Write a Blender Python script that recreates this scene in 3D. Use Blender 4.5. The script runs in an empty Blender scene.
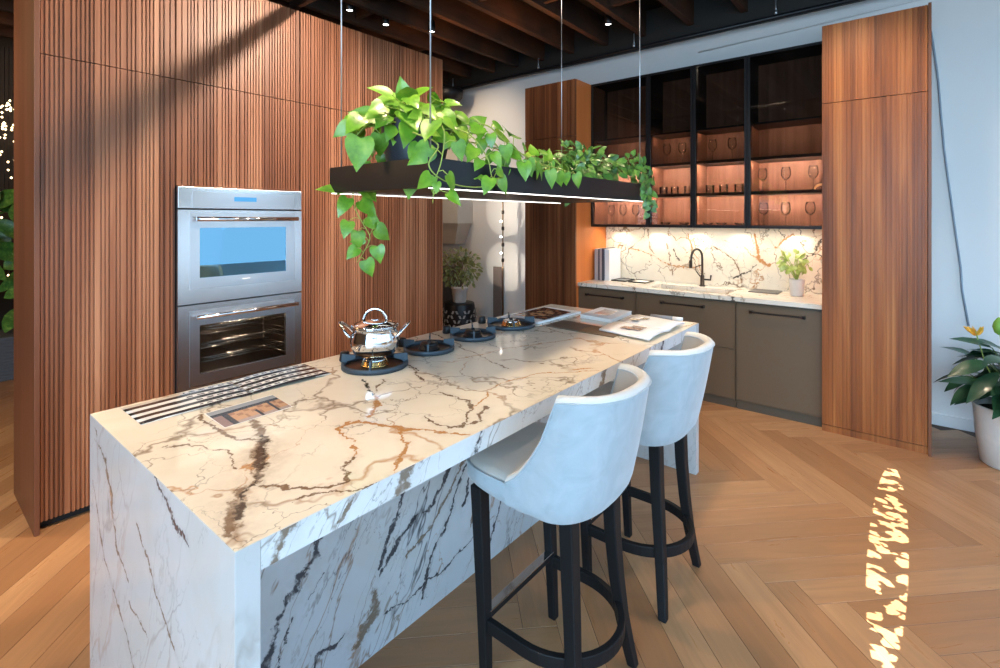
import bpy, bmesh, math, random
from mathutils import Vector, Matrix
R = random.Random(7)
SC = bpy.context.scene
COL = SC.collection
PI = math.pi

# ---------------------------------------------------------------- mesh helpers
class MB:
    def __init__(s): s.v = []; s.f = []; s.sm = []; s.c = []
    def add(s, vs, fs, smooth=False, col=None):
        n = len(s.v); s.v += [tuple(v) for v in vs]
        for f in fs:
            s.f.append(tuple(i + n for i in f)); s.sm.append(smooth); s.c.append(col)
        return s
    def box(s, x0, x1, y0, y1, z0, z1, col=None):
        vs = [(x0,y0,z0),(x1,y0,z0),(x1,y1,z0),(x0,y1,z0),(x0,y0,z1),(x1,y0,z1),(x1,y1,z1),(x0,y1,z1)]
        return s.add(vs, [(0,3,2,1),(4,5,6,7),(0,1,5,4),(1,2,6,5),(2,3,7,6),(3,0,4,7)], col=col)
    def obox(s, c, u, w, t, n=Vector((0,0,1))):
        """oriented box: c centre, u half-vector, w half-vector, t half thickness along n"""
        c, u, w = Vector(c), Vector(u), Vector(w); n = Vector(n) * t
        vs = [c-u-w-n, c+u-w-n, c+u+w-n, c-u+w-n, c-u-w+n, c+u-w+n, c+u+w+n, c-u+w+n]
        return s.add(vs, [(0,3,2,1),(4,5,6,7),(0,1,5,4),(1,2,6,5),(2,3,7,6),(3,0,4,7)])
    def quad(s, a, b, c, d, th):
        """four corners on a table, thickness th upward"""
        vs = [Vector(p) for p in (a,b,c,d)]; vs += [v + Vector((0,0,th)) for v in vs]
        return s.add(vs, [(0,3,2,1),(4,5,6,7),(0,1,5,4),(1,2,6,5),(2,3,7,6),(3,0,4,7)])
    def tube(s, pts, r, seg=10, caps=True, sx=1.0, up=None):
        pts = [Vector(p) for p in pts]; n = len(pts)
        rs = r if isinstance(r, (list, tuple)) else [r]*n
        base = len(s.v); ref = Vector(up) if up else None
        for i, p in enumerate(pts):
            t = (pts[min(i+1,n-1)] - pts[max(i-1,0)]).normalized()
            if up: a = ref - t*ref.dot(t)
            else:
                if ref is None: ref = Vector((0,0,1)) if abs(t.z) < .9 else Vector((1,0,0))
                a = ref - t*ref.dot(t)
                if a.length < 1e-4: a = t.orthogonal()
            a.normalize(); b = t.cross(a)
            if not up: ref = a
            for k in range(seg):
                q = 2*PI*k/seg
                s.v.append(tuple(p + a*math.cos(q)*rs[i] + b*math.sin(q)*rs[i]*sx))
        for i in range(n-1):
            for k in range(seg):
                k2 = (k+1) % seg
                s.f.append((base+i*seg+k, base+i*seg+k2, base+(i+1)*seg+k2, base+(i+1)*seg+k)); s.sm.append(True); s.c.append(None)
        if caps:
            s.f.append(tuple(base+k for k in reversed(range(seg)))); s.sm.append(False); s.c.append(None)
            s.f.append(tuple(base+(n-1)*seg+k for k in range(seg))); s.sm.append(False); s.c.append(None)
        return s
    def band(s, pts, hw, hh, closed=False):
        """rectangular section bar swept along a horizontal path"""
        pts = [Vector(p) for p in pts]; n = len(pts); base = len(s.v)
        for i, p in enumerate(pts):
            a = pts[(i-1) % n] if (closed or i > 0) else p
            b = pts[(i+1) % n] if (closed or i < n-1) else p
            t = (b-a).normalized(); nrm = Vector((t.y, -t.x, 0)).normalized()
            for (q, h) in ((-1,-1),(1,-1),(1,1),(-1,1)): s.v.append(tuple(p + nrm*hw*q + Vector((0,0,hh*h))))
        for i in range(n if closed else n-1):
            j = (i+1) % n
            for k in range(4):
                k2 = (k+1) % 4
                s.f.append((base+i*4+k, base+j*4+k, base+j*4+k2, base+i*4+k2)); s.sm.append(False); s.c.append(None)
        if not closed:
            s.f.append((base,base+1,base+2,base+3)); s.f.append((base+(n-1)*4+3,base+(n-1)*4+2,base+(n-1)*4+1,base+(n-1)*4)); s.sm += [False]*2; s.c += [None]*2
        return s
    def lathe(s, prof, c=(0,0,0), seg=32, smooth=True):
        base = len(s.v); n = len(prof)
        for (r, z) in prof:
            for k in range(seg):
                q = 2*PI*k/seg; s.v.append((c[0]+r*math.cos(q), c[1]+r*math.sin(q), c[2]+z))
        for i in range(n-1):
            for k in range(seg):
                k2 = (k+1) % seg
                s.f.append((base+i*seg+k, base+i*seg+k2, base+(i+1)*seg+k2, base+(i+1)*seg+k)); s.sm.append(smooth); s.c.append(None)
        return s
    def grid(s, fn, nu, nv, smooth=True, flip=False):
        base = len(s.v)
        for i in range(nu+1):
            for j in range(nv+1): s.v.append(tuple(fn(i/nu, j/nv)))
        for i in range(nu):
            for j in range(nv):
                a = base+i*(nv+1)+j; f = (a, a+nv+1, a+nv+2, a+1)
                s.f.append(f[::-1] if flip else f); s.sm.append(smooth); s.c.append(None)
        return s
    def build(s, name, mat, parent=None, bevel=0, seg=2, solid=0, sub=0, kind=None):
        off = Vector((0,0,0)); q = parent
        while q is not None: off += q.location; q = q.parent
        me = bpy.data.meshes.new(name)
        me.from_pydata([tuple(Vector(v)-off) for v in s.v], [], s.f)
        me.polygons.foreach_set('use_smooth', s.sm)
        if any(c is not None for c in s.c):
            at = me.color_attributes.new('Tint', 'FLOAT_COLOR', 'CORNER')
            for p, c in zip(me.polygons, s.c):
                for li in p.loop_indices: at.data[li].color = c or (0,0,0,1)
        me.materials.append(mat); me.update()
        o = bpy.data.objects.new(name, me); COL.objects.link(o)
        if parent is not None: o.parent = parent
        if solid:
            m = o.modifiers.new('solid','SOLIDIFY'); m.thickness = solid; m.offset = 0
        if bevel:
            m = o.modifiers.new('bevel','BEVEL'); m.width = bevel; m.segments = seg; m.limit_method = 'ANGLE'; m.angle_limit = math.radians(40)
        if sub:
            m = o.modifiers.new('sub','SUBSURF'); m.levels = sub; m.render_levels = sub
        if kind: o['kind'] = kind
        return o

def thing(name, label, cat, loc=(0,0,0), rz=0, group=None):
    o = bpy.data.objects.new(name, None); COL.objects.link(o); o.location = loc; o.rotation_euler = (0,0,rz)
    o['label'] = label; o['category'] = cat
    if group: o['group'] = group
    o.empty_display_size = .05
    return o
def tag(o, label, cat, group=None):
    o['label'] = label; o['category'] = cat
    if group: o['group'] = group
    return o
def dup(root, loc, rz, label, group=None):
    def cp(o, par):
        c = o.copy(); COL.objects.link(c)
        if par is not None: c.parent = par
        for ch in list(o.children): cp(ch, c)
        return c
    r = cp(root, None); r.location = loc; r.rotation_euler = (0,0,rz); r['label'] = label
    if group: r['group'] = group
    return r

# ---------------------------------------------------------------- materials
class NT:
    def __init__(s, name):
        s.m = bpy.data.materials.new(name); s.m.use_nodes = True; s.t = s.m.node_tree; s.t.nodes.clear()
        s.out = s.n('ShaderNodeOutputMaterial'); s.b = s.n('ShaderNodeBsdfPrincipled'); s.l(s.b.outputs[0], s.out.inputs[0])
    def n(s, t, **k):
        x = s.t.nodes.new(t)
        for a, b in k.items(): setattr(x, a, b)
        return x
    def l(s, a, b): s.t.links.new(a, b)
    def put(s, sock, v):
        if hasattr(v, 'is_linked') or isinstance(v, bpy.types.NodeSocket): s.l(v, sock)
        else: sock.default_value = v
    def math(s, op, a, b=0.0, c=None, clamp=False):
        x = s.n('ShaderNodeMath', operation=op, use_clamp=clamp); s.put(x.inputs[0], a); s.put(x.inputs[1], b)
        if c is not None: s.put(x.inputs[2], c)
        return x.outputs[0]
    def vm(s, op, a, b=None, scale=None):
        x = s.n('ShaderNodeVectorMath', operation=op); s.put(x.inputs[0], a)
        if b is not None: s.put(x.inputs[1], b)
        if scale is not None: s.put(x.inputs['Scale'], scale)
        return x.outputs['Value'] if op in ('LENGTH','DOT_PRODUCT','DISTANCE') else x.outputs[0]
    def obj(s): return s.n('ShaderNodeTexCoord').outputs['Object']
    def mapping(s, v, sc=(1,1,1), rot=(0,0,0), loc=(0,0,0)):
        x = s.n('ShaderNodeMapping'); s.put(x.inputs[0], v); x.inputs['Scale'].default_value = sc; x.inputs['Rotation'].default_value = rot; x.inputs['Location'].default_value = loc
        return x.outputs[0]
    def noise(s, v, scale, detail=2, rough=.5, dist=0, col=False):
        x = s.n('ShaderNodeTexNoise'); s.put(x.inputs['Vector'], v); x.inputs['Scale'].default_value = scale; x.inputs['Detail'].default_value = detail
        x.inputs['Roughness'].default_value = rough; x.inputs['Distortion'].default_value = dist
        return x.outputs['Color'] if col else x.outputs[0]
    def ramp(s, f, stops, interp='LINEAR'):
        x = s.n('ShaderNodeValToRGB'); s.put(x.inputs[0], f); e = x.color_ramp.elements; x.color_ramp.interpolation = interp
        while len(e) < len(stops): e.new(.5)
        for q, (p, c) in zip(e, stops): q.position = p; q.color = (c if len(c) == 4 else (*c, 1)) if not isinstance(c, (int, float)) else (c, c, c, 1)
        return x.outputs[0]
    def mix(s, f, a, b, mode='MIX'):
        x = s.n('ShaderNodeMix', data_type='RGBA', blend_type=mode); s.put(x.inputs[0], f)
        for i, v in ((6, a), (7, b)):
            if isinstance(v, tuple) and len(v) == 3: v = (*v, 1)
            s.put(x.inputs[i], v)
        return x.outputs[2]
    def mr(s, v, a, b, c=0., d=1., smooth=False):
        x = s.n('ShaderNodeMapRange'); s.put(x.inputs[0], v); x.inputs[1].default_value = a; x.inputs[2].default_value = b; x.inputs[3].default_value = c; x.inputs[4].default_value = d
        if smooth: x.interpolation_type = 'SMOOTHSTEP'
        return x.outputs[0]
    def bump(s, h, strength=.2, dist=.01):
        x = s.n('ShaderNodeBump'); x.inputs['Strength'].default_value = strength; x.inputs['Distance'].default_value = dist; s.put(x.inputs['Height'], h)
        s.l(x.outputs[0], s.b.inputs['Normal'])
    def set(s, col=None, rough=.5, metal=0, spec=.5, **k):
        if col is not None:
            if isinstance(col, tuple) and len(col) == 3: col = (*col, 1)
            s.put(s.b.inputs['Base Color'], col)
        s.put(s.b.inputs['Roughness'], rough); s.b.inputs['Metallic'].default_value = metal; s.b.inputs['Specular IOR Level'].default_value = spec
        for a, b in k.items(): s.put(s.b.inputs[a.replace('_', ' ')], b)
        return s.m

def plain(name, col, rough=.5, metal=0, spec=.5, var=.06, scale=30, **k):
    """slightly uneven surface colour"""
    t = NT(name); f = t.noise(t.obj(), scale, 3)
    c = t.mix(f, tuple(x*(1-var) for x in col), tuple(min(1, x*(1+var)) for x in col))
    return t.set(c, rough, metal, spec, **k)
def emit(name, col, st):
    t = NT(name); return t.set((0,0,0), .5, Emission_Color=(*col, 1), Emission_Strength=st)

def walnut(name, cols, board=9., rough=.42, seed=0., ax='x', slat=0.019, spread=1.):
    """vertical-grain walnut; cols = dark, mid, light"""
    t = NT(name); o = t.obj()
    o = t.vm('ADD', o, (seed, seed, seed))
    sep = t.n('ShaderNodeSeparateXYZ'); t.l(o, sep.inputs[0])
    a = sep.outputs['X' if ax == 'x' else 'Y']
    comb = t.n('ShaderNodeCombineXYZ'); t.l(a, comb.inputs[0]); t.l(t.math('MULTIPLY', sep.outputs['Z'], .05), comb.inputs[2])
    b1 = t.noise(comb.outputs[0], board, 1.5, .5)
    c2 = t.n('ShaderNodeCombineXYZ'); t.l(t.math('FLOOR', t.math('DIVIDE', a, slat)), c2.inputs[0])
    wn = t.n('ShaderNodeTexWhiteNoise', noise_dimensions='3D'); t.l(c2.outputs[0], wn.inputs['Vector'])
    g = t.noise(t.mapping(o, (70, 70, 1.6)), 1., 4, .6, .6)
    g2 = t.noise(t.mapping(o, (18, 18, .9)), 1., 2, .5, 1.5)
    v = t.math('ADD', t.math('MULTIPLY', b1, 1.1*spread), t.math('MULTIPLY', wn.outputs['Value'], .26*spread))
    v = t.math('ADD', v, t.math('MULTIPLY', g, .34)); v = t.math('ADD', v, t.math('MULTIPLY', g2, .28))
    base = .55*spread + .17 + .14 + .13*spread
    c = t.ramp(t.mr(v, base-.42, base+.42), [(0, cols[0]), (.5, cols[1]), (1, cols[2])])
    t.bump(g, .08, .002)
    return t.set(c, rough, 0, .4)

def marble(name, proj, veins, base=(.86,.80,.70), seed=0., net=1., rough=.07, colours=None, ang=None, stretch=(1,1), hi=1., org=(0,0,0), tint=.5, layers=3):
    """polished veined stone: networks of thin veins plus the slab's own large veins (polylines in the proj plane)"""
    colours = colours or {'dark': (.06,.048,.04), 'brown': (.21,.12,.06), 'rust': (.50,.22,.07)}
    t = NT(name); o = t.vm('ADD', t.obj(), org)
    warp = t.vm('SUBTRACT', t.noise(o, 6., 4, .62, 0, True), (.5,.5,.5))
    warp2 = t.vm('SUBTRACT', t.noise(o, 45., 4, .65, 0, True), (.5,.5,.5))
    p = t.vm('ADD', o, t.vm('SCALE', warp, scale=.10)); p = t.vm('ADD', p, t.vm('SCALE', warp2, scale=.030))
    mask = {'xy': (1,1,0), 'xz': (1,0,1), 'yz': (0,1,1)}[proj]
    p2 = t.vm('MULTIPLY', p, mask)
    def V(a): return {'xy': (a[0],a[1],0), 'xz': (a[0],0,a[1]), 'yz': (0,a[0],a[1])}[proj]
    cl = t.ramp(t.noise(o, 2.6, 5, .62, 1.), [(.35, 0), (.72, 1)])
    col = t.mix(cl, base, tuple(x*y for x, y in zip(base, (.92,.885,.83))))
    if ang is not None:
        rot = {'xy': (0,0,-ang), 'xz': (0,ang,0), 'yz': (-ang,0,0)}[proj]
        sc = {'xy': (stretch[0],stretch[1],1), 'xz': (stretch[0],1,stretch[1]), 'yz': (1,stretch[0],stretch[1])}[proj]
        q = t.mapping(t.mapping(o, rot=rot), sc)
    else: q = o
    q = t.vm('ADD', q, (seed, seed*.7, seed*1.3))
    def cells(sc, off, wl, wh, warpamt, dens):
        v = t.vm('ADD', q, off)
        v = t.vm('ADD', v, t.vm('SCALE', t.vm('SUBTRACT', t.noise(v, 2.4*sc/4, 5, .62, 0, True), (.5,.5,.5)), scale=warpamt))
        vo = t.n('ShaderNodeTexVoronoi', feature='DISTANCE_TO_EDGE'); vo.inputs['Scale'].default_value = sc; t.l(v, vo.inputs['Vector'])
        w = t.mr(t.noise(t.vm('ADD', q, (off[1],off[0],3)), 3.3, 3), .36, .72, wl, wh)
        g = t.math('SUBTRACT', 1., t.math('DIVIDE', vo.outputs['Distance'], w), clamp=True)
        return t.math('MULTIPLY', g, t.mr(t.noise(t.vm('ADD', q, (off[2],9,off[0])), 2.4, 3), dens, dens+.10))
    cA = t.mix(t.mr(t.noise(t.vm('ADD', q, (3,3,3)), 2.2, 3), .45, .58), colours['brown'], colours['rust'])
    cB = t.mix(t.mr(t.noise(t.vm('ADD', q, (7,1,3)), 2.5, 3), .42, .58), colours['dark'], colours['brown'])
    for (sc, off, wl, wh, wa, dn, op, c) in ((3.2*hi, (0,0,5), .003, .055, .55, .40, .80, cA), (6.5*hi, (5,3,8), .004, .05, .35, .47, .65, cB), (2.1*hi, (11,2,4), .002, .03, .9, .44, .9, cB))[:layers]:
        col = t.mix(t.math('MULTIPLY', cells(sc, off, wl, wh, wa, dn), op*net), col, c)
    br = t.noise(o, 30., 5, .72); sk = t.noise(t.mapping(o, (1,1,1)), 11., 4, .6, 1.5)
    for kind in ('rust', 'brown', 'dark'):
        best = None
        for (k, w, pts) in veins:
            if k != kind: continue
            for a, b in zip(pts[:-1], pts[1:]):
                a, b = Vector(V(a)), Vector(V(b)); ba = b-a; L2 = ba.length_squared or 1e-6
                pa = t.vm('SUBTRACT', p2, tuple(a))
                h = t.math('MULTIPLY', t.vm('DOT_PRODUCT', pa, tuple(ba/L2)), 1., clamp=True)
                d = t.vm('LENGTH', t.vm('SUBTRACT', pa, t.vm('SCALE', tuple(ba), scale=h)))
                d = t.math('DIVIDE', d, w)
                best = d if best is None else t.math('MINIMUM', best, d)
        if best is None: continue
        # width swells and pinches, edges are ragged and the body is broken by paler streaks
        d = t.math('ADD', best, t.math('MULTIPLY', t.math('SUBTRACT', sk, .5), 4.2))
        d = t.math('ADD', d, t.math('MULTIPLY', t.math('SUBTRACT', br, .5), 3.0))
        core = t.mr(d, .35, 1.15, 1, 0, True)
        halo = t.math('MULTIPLY', t.mr(best, .5, 5.5, .42, 0, True), t.mr(br, .35, .7))
        col = t.mix(halo, col, tuple(tint*x+(1-tint)*y for x, y in zip(base, colours['rust' if kind == 'rust' else 'brown'])))
        body = t.mix(t.mr(t.vm('LENGTH', t.vm('SUBTRACT', t.noise(o, 24., 4, .6, 0, True), (.5,.5,.5))), .12, .34, 0, .75), colours[kind], tuple(.45*x+.55*y for x, y in zip(base, colours['brown'])))
        col = t.mix(t.math('MULTIPLY', core, .95), col, body)
    return t.set(col, rough, 0, .5)

M = {}
W1 = [(.07,.022,.011), (.27,.10,.046), (.52,.25,.135)]
W2 = [(.12,.030,.008), (.36,.108,.026), (.62,.25,.072)]
M['walnut_wall'] = walnut('walnut_fluted', W1, 7., .4)
M['walnut_side'] = walnut('walnut_side', [(.09,.03,.014),(.17,.062,.03),(.24,.10,.05)], 10., .4, 3., 'y', .2, .5)
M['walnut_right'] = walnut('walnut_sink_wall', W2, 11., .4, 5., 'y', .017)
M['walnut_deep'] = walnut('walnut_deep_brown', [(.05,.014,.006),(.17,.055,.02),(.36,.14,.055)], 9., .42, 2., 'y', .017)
M['walnut_lit'] = walnut('walnut_veneer_lit', [(.60,.155,.03),(.70,.20,.045),(.80,.26,.07)], 8., .45, 2., 'x', .1, .5)  # under-cabinet light on the side is put into this orange
M['walnut_in'] = walnut('walnut_cabinet_inside', [(.16,.06,.035),(.34,.15,.09),(.50,.26,.17)], 14., .5, 9., 'y', .06, 1.)
M['black'] = plain('black_metal', (.012,.012,.014), .38, .3)
M['black_matt'] = plain('black_matt', (.02,.02,.022), .6)
M['blackwood'] = plain('black_stained_wood', (.007,.007,.008), .55, 0, .3)
M['grey_cast'] = plain('blue_grey_cast_iron', (.05,.07,.09), .5, .4)
M['taupe'] = plain('taupe_lacquer', (.15,.10,.060), .42, 0, .4, .03)
M['taupe_dark'] = plain('taupe_plinth', (.10,.075,.05), .5)
M['white'] = plain('white_paint', (.80,.80,.80), .75, 0, .3, .02, 2.)
M['plinth'] = plain('dark_toe_kick', (.015,.014,.013), .6)
M['chrome'] = plain('polished_steel', (.75,.75,.76), .08, 1, .5, .01)
M['brass'] = plain('brass_burner', (.75,.5,.2), .25, 1)
M['bronze'] = plain('dark_bronze', (.06,.05,.045), .3, .8)
M['cable'] = plain('steel_cable', (.5,.52,.55), .35, .8)
M['pot_white'] = plain('white_ceramic', (.75,.73,.70), .35)
M['pot_dark'] = plain('dark_pot', (.03,.035,.045), .4)
M['soil'] = plain('potting_soil', (.05,.03,.02), .9, 0, .3, .4, 60)
M['paper'] = plain('white_paper', (.85,.85,.86), .5, 0, .3, .02)
M['pages'] = plain('page_edges', (.8,.78,.75), .7)
M['grey_cover'] = plain('grey_cover', (.25,.25,.27), .4)
M['boardm'] = plain('taupe_board', (.13,.10,.075), .45, 0, .5, .12)
M['board2'] = plain('brown_board', (.17,.11,.06), .45, 0, .5, .12)
M['led'] = emit('led_strip_glow', (1,.95,.9), 3.5)
M['spotglow'] = emit('spotlight_glow', (1,.97,.92), 18)
M['display'] = emit('oven_display_blue', (.08,.42,.85), .9)
M['fairy'] = emit('fairy_bulb_glow', (1,.75,.4), 6)
M['grating'] = plain('steel_rack', (.75,.74,.70), .25, 1)
M['oven_in'] = plain('oven_enamel', (.035,.028,.024), .35)
M['wire'] = plain('grey_wire', (.25,.3,.36), .5)
M['stem'] = plain('pale_green_stem', (.32,.42,.08), .5)
M['stem_dark'] = plain('dark_stem', (.07,.12,.03), .5)
M['twig'] = plain('twig_bark', (.16,.10,.06), .7)
M['beige'] = plain('beige_plaster', (.55,.48,.40), .7)
M['planter_grey'] = plain('grey_planter', (.12,.12,.13), .7)
M['tan'] = plain('tan_plain', (.70,.38,.16), .35)

# stainless, brushed horizontally
t = NT('brushed_stainless'); g = t.noise(t.mapping(t.obj(), (3, 3, 260)), 1., 3)
M['steel'] = t.set((.74,.75,.77), .27, 1)

t = NT('brushed_stainless_door'); g = t.noise(t.mapping(t.obj(), (3, 3, 260)), 1., 3)
M['steel2'] = t.set((.66,.68,.71), .30, 1)

# velvet
t = NT('grey_velvet_daylit'); n1 = t.noise(t.obj(), 9., 3, .6, 1.2); n2 = t.noise(t.obj(), 220., 2)
M['velvet'] = t.set(t.mix(t.mr(n1, .3, .7), (.37,.42,.455), (.46,.51,.55)), .85, 0, .2, Sheen_Weight=.5, Sheen_Roughness=.4)  # neutral grey cloth; the blue of daylight is put into its colour
t.bump(n2, .12, .002)
t = NT('velvet_warm_lit'); n1 = t.noise(t.obj(), 12., 3)
M['velvet_in'] = t.set(t.mix(n1, (.46,.43,.39), (.56,.52,.47)), .85, 0, .2, Sheen_Weight=.4)  # warm light on inner back and seat is put into this beige
t = NT('rim_piping'); M['rim'] = t.set(t.mix(t.noise(t.obj(), 20.), (.66,.64,.61), (.74,.72,.69)), .7, 0, .3)

# glass: clear and smoked
def glass(name, tint, ior=1.45, rough=.0, boost=1., gc=(1,1,1)):
    t = NT(name); t.t.nodes.remove(t.b)
    tr = t.n('ShaderNodeBsdfTransparent'); tr.inputs[0].default_value = (*tint, 1)
    gl = t.n('ShaderNodeBsdfGlossy'); gl.inputs['Roughness'].default_value = rough; gl.inputs[0].default_value = (*gc,1)
    fr = t.n('ShaderNodeFresnel'); fr.inputs[0].default_value = ior
    mx = t.n('ShaderNodeMixShader'); t.l(t.math('MULTIPLY', fr.outputs[0], boost, clamp=True), mx.inputs[0]); t.l(tr.outputs[0], mx.inputs[1]); t.l(gl.outputs[0], mx.inputs[2]); t.l(mx.outputs[0], t.out.inputs[0])
    return t.m
M['smoked'] = glass('smoked_glass', (.60,.58,.56))
M['clear'] = glass('clear_glass', (.985,.985,.985), 1.22, 0, 1.)
M['ovenglass'] = glass('oven_glass', (.8,.78,.76), 1.5)
M['ovenglass_up'] = glass('oven_glass_sky_tint', (.45,.45,.46), 2.6, 0, 2.6, (.36,.74,1.0))  # sky blue of the reflection is put into the gloss colour

# leaves
def leafmat(name, a, b, c, sc=14.):
    t = NT(name); n = t.noise(t.obj(), sc, 3, .6); n2 = t.noise(t.obj(), 70., 2)
    col = t.ramp(n, [(.32, a), (.52, b), (.72, c)])
    return t.set(t.mix(t.math('MULTIPLY', n2, .3), col, c), .32, 0, .5, Subsurface_Weight=.0, Coat_Weight=.15)
M['leaf_lime'] = leafmat('pothos_leaf', (.06,.20,.012), (.14,.35,.02), (.30,.48,.05))
M['leaf_mid'] = leafmat('green_leaf', (.02,.09,.02), (.06,.20,.03), (.24,.42,.08), 25.)
M['leaf_dark'] = leafmat('dark_leaf', (.008,.035,.015), (.015,.06,.028), (.04,.12,.05), 6.)
M['leaf_olive'] = leafmat('olive_leaf', (.08,.11,.03), (.17,.20,.06), (.32,.34,.14), 25.)
M['leaf_yel'] = leafmat('yellow_green_leaf', (.25,.36,.06), (.42,.55,.12), (.62,.72,.28), 25.)
M['petal'] = plain('yellow_bract', (.80,.38,.03), .5)
M['bud'] = plain('green_bud', (.20,.42,.06), .5)

# ---------------------------------------------------------------- room
IX0, IX1, IY0, IY1, IZ = .427, 3.177, 1.01, 2.097, .92

# floor: oak herringbone, one mesh of planks
t = NT('oak_herringbone'); uv = t.n('ShaderNodeUVMap'); uv.uv_map = 'UVMap'
ta = t.n('ShaderNodeAttribute'); ta.attribute_name = 'Tint'
sp = t.n('ShaderNodeSeparateXYZ'); t.l(ta.outputs['Vector'], sp.inputs[0])
off = t.vm('SCALE', ta.outputs['Vector'], scale=37.)
cv = t.vm('ADD', uv.outputs[0], off)
g1 = t.noise(t.mapping(cv, (2.0, 26, 1)), 1., 5, .6, 1.2); g2 = t.noise(t.mapping(cv, (.8, 5., 1)), 1., 3, .55, 2.5)
c = t.ramp(t.math('ADD', t.math('MULTIPLY', sp.outputs[0], .60), t.math('MULTIPLY', g2, .45)), [(.12, (.33,.155,.066)), (.5, (.42,.205,.09)), (.9, (.54,.30,.145))])
c = t.mix(t.mr(g1, .35, .75, 0, .45), c, (.27,.15,.075), 'MIX')
kn = t.noise(t.mapping(cv, (4, 9, 1)), 1., 1); c = t.mix(t.mr(kn, .80, .86), c, (.08,.04,.02))
M['floor'] = t.set(c, t.mr(g1, .3, .7, .26, .40), 0, .45); t.bump(g1, .06, .002)
def build_floor():
    W, r = .13333, 9; L = W*r; x0, y0 = 3.33, .1065
    X0, X1, Y0, Y1 = -3.4, 5.05, -2.8, 8.0
    vs, fs, cs, uvs = [], [], [], []; g = .0009
    rr = random.Random(3)
    def plank(a0, a1, b0, b1, alongu):
        base = len(vs); s2 = math.sqrt(.5); tone = (rr.random(), rr.random(), rr.random(), 1); bv = .0016
        for (u, v, zz) in ((a0+g,b0+g,-.001),(a1-g,b0+g,-.001),(a1-g,b1-g,-.001),(a0+g,b1-g,-.001),(a0+bv,b0+bv,0),(a1-bv,b0+bv,0),(a1-bv,b1-bv,0),(a0+bv,b1-bv,0)):
            vs.append((x0+(u-v)*s2, y0+(u+v)*s2, zz)); uvs.append((u, v) if alongu else (v, u))
        for f in ((4,5,6,7),(0,1,5,4),(1,2,6,5),(2,3,7,6),(3,0,4,7)):
            fs.append(tuple(base+i for i in f)); cs.append(tone)
    def inside(a0, a1, b0, b1):
        s2 = math.sqrt(.5); cx = x0+((a0+a1)/2-(b0+b1)/2)*s2; cy = y0+((a0+a1)/2+(b0+b1)/2)*s2
        return X0-.3 < cx < X1-.02+.35 and Y0-.3 < cy < Y1+.3
    N = 70
    for b in range(-N, N):
        for k in range(-6, 7):
            a = b+2*r*k
            if inside(a*W, (a+r)*W, b*W, (b+1)*W): plank(a*W, (a+r)*W, b*W, (b+1)*W, True)
            bb = b+r+2*r*k - 2*r + 1   # vertical plank of column a=b
            q0 = b-2*r+1+2*r*k
            if inside(b*W, (b+1)*W, q0*W, (q0+r)*W): plank(b*W, (b+1)*W, q0*W, (q0+r)*W, False)
    me = bpy.data.meshes.new('floor'); me.from_pydata(vs, [], fs)
    at = me.color_attributes.new('Tint', 'FLOAT_COLOR', 'CORNER'); ul = me.uv_layers.new(name='UVMap')
    for p, c in zip(me.polygons, cs):
        for li in p.loop_indices: at.data[li].color = c; ul.data[li].uv = uvs[me.loops[li].vertex_index]
    me.materials.append(M['floor']); o = bpy.data.objects.new('floor', me); COL.objects.link(o); o['kind'] = 'structure'
    MB().box(X0-.4, X1+.4, Y0-.4, Y1+.4, -.06, -.0012).build('floor_base', plain('dark_joint', (.09,.05,.03), .7), o)
build_floor()

MB().box(5.05, 5.2, -2.8, 8, 0, 3.34).build('wall_back', M['white'], kind='structure')
MB().box(5.0, 5.2, -2.8, 8, 3.34, 3.9).build('trim_1', M['plinth'], kind='structure')
MB().box(5.035, 5.05, -2.8, -.12, 0, .09).build('baseboard_back', M['white'], bevel=.004, kind='structure')
MB().box(-3.5, 5.2, 8, 8.15, 0, 3.9).build('wall_left', plain('dark_far_wall', (.05,.035,.025), .8), kind='structure')
MB().box(-3.5, -3.35, 1.0, 8, 0, 3.9).build('wall_front', plain('dark_plaster', (.16,.12,.09), .8), kind='structure')
# storefront on the daylight side: low sill, mullions and a header with glass between them
ws = MB().box(-3.5, 5.2, -2.9, -2.8, 0, .75).box(-3.5, 5.2, -2.9, -2.8, 3.3, 3.9)
ws.build('wall_right', M['white'], kind='structure')
wf = MB()
for x in (-3.5, -1.35, .8, 2.95, 5.1): wf.box(x, x+.08, -2.9, -2.82, .75, 3.3)
wf.box(-3.5, 5.2, -2.9, -2.82, 2.45, 2.52)
wf.build('window_1', M['black_matt'], kind='structure')

# ceiling: dark deck over joists
ceilm = NT('old_joist_timber'); o = ceilm.obj(); n = ceilm.noise(ceilm.mapping(o, (.8, 14, 14)), 1., 4, .6, .6); n2 = ceilm.noise(o, 2., 3)
ceilm.set(ceilm.mix(ceilm.mr(n2, .35, .65), ceilm.mix(n, (.012,.008,.007), (.045,.024,.016)), ceilm.mix(n, (.03,.012,.007), (.13,.05,.02))), .75, 0, .25)
M['joist'] = ceilm.m
dm = plain('ceiling_deck', (.010,.008,.007), .85, 0, .2, .4, 6)
MB().box(-3.5, 5.2, -2.9, 8.15, 3.72, 3.8).build('ceiling', dm, kind='structure')
ys = [-2.4,-1.95,-1.5,-1.05,-.62,-.2,.25,.71,1.18,1.665,2.15,2.58,3.01,3.42,3.81,4.19,4.61,5.05,5.5,5.95,6.4,6.85,7.3]
for i, y in enumerate(ys):
    MB().box(-3.4, 5.0, y-.03, y+.03, 3.46, 3.72).build('ceiling_joist', M['joist'], bevel=.004, kind='structure')
for (x, i) in ((2.7, 13),(2.95,12),(3.35,11),(3.75,10),(2.9,14),(4.2,9),(1.6,13),(1.2,11),(3.9,15)):
    a, b = ys[i]+.03, ys[i+1]-.03
    MB().box(x-.02, x+.02, a, b, 3.50, 3.70).build('ceiling_blocking', M['joist'], kind='structure')

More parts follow.
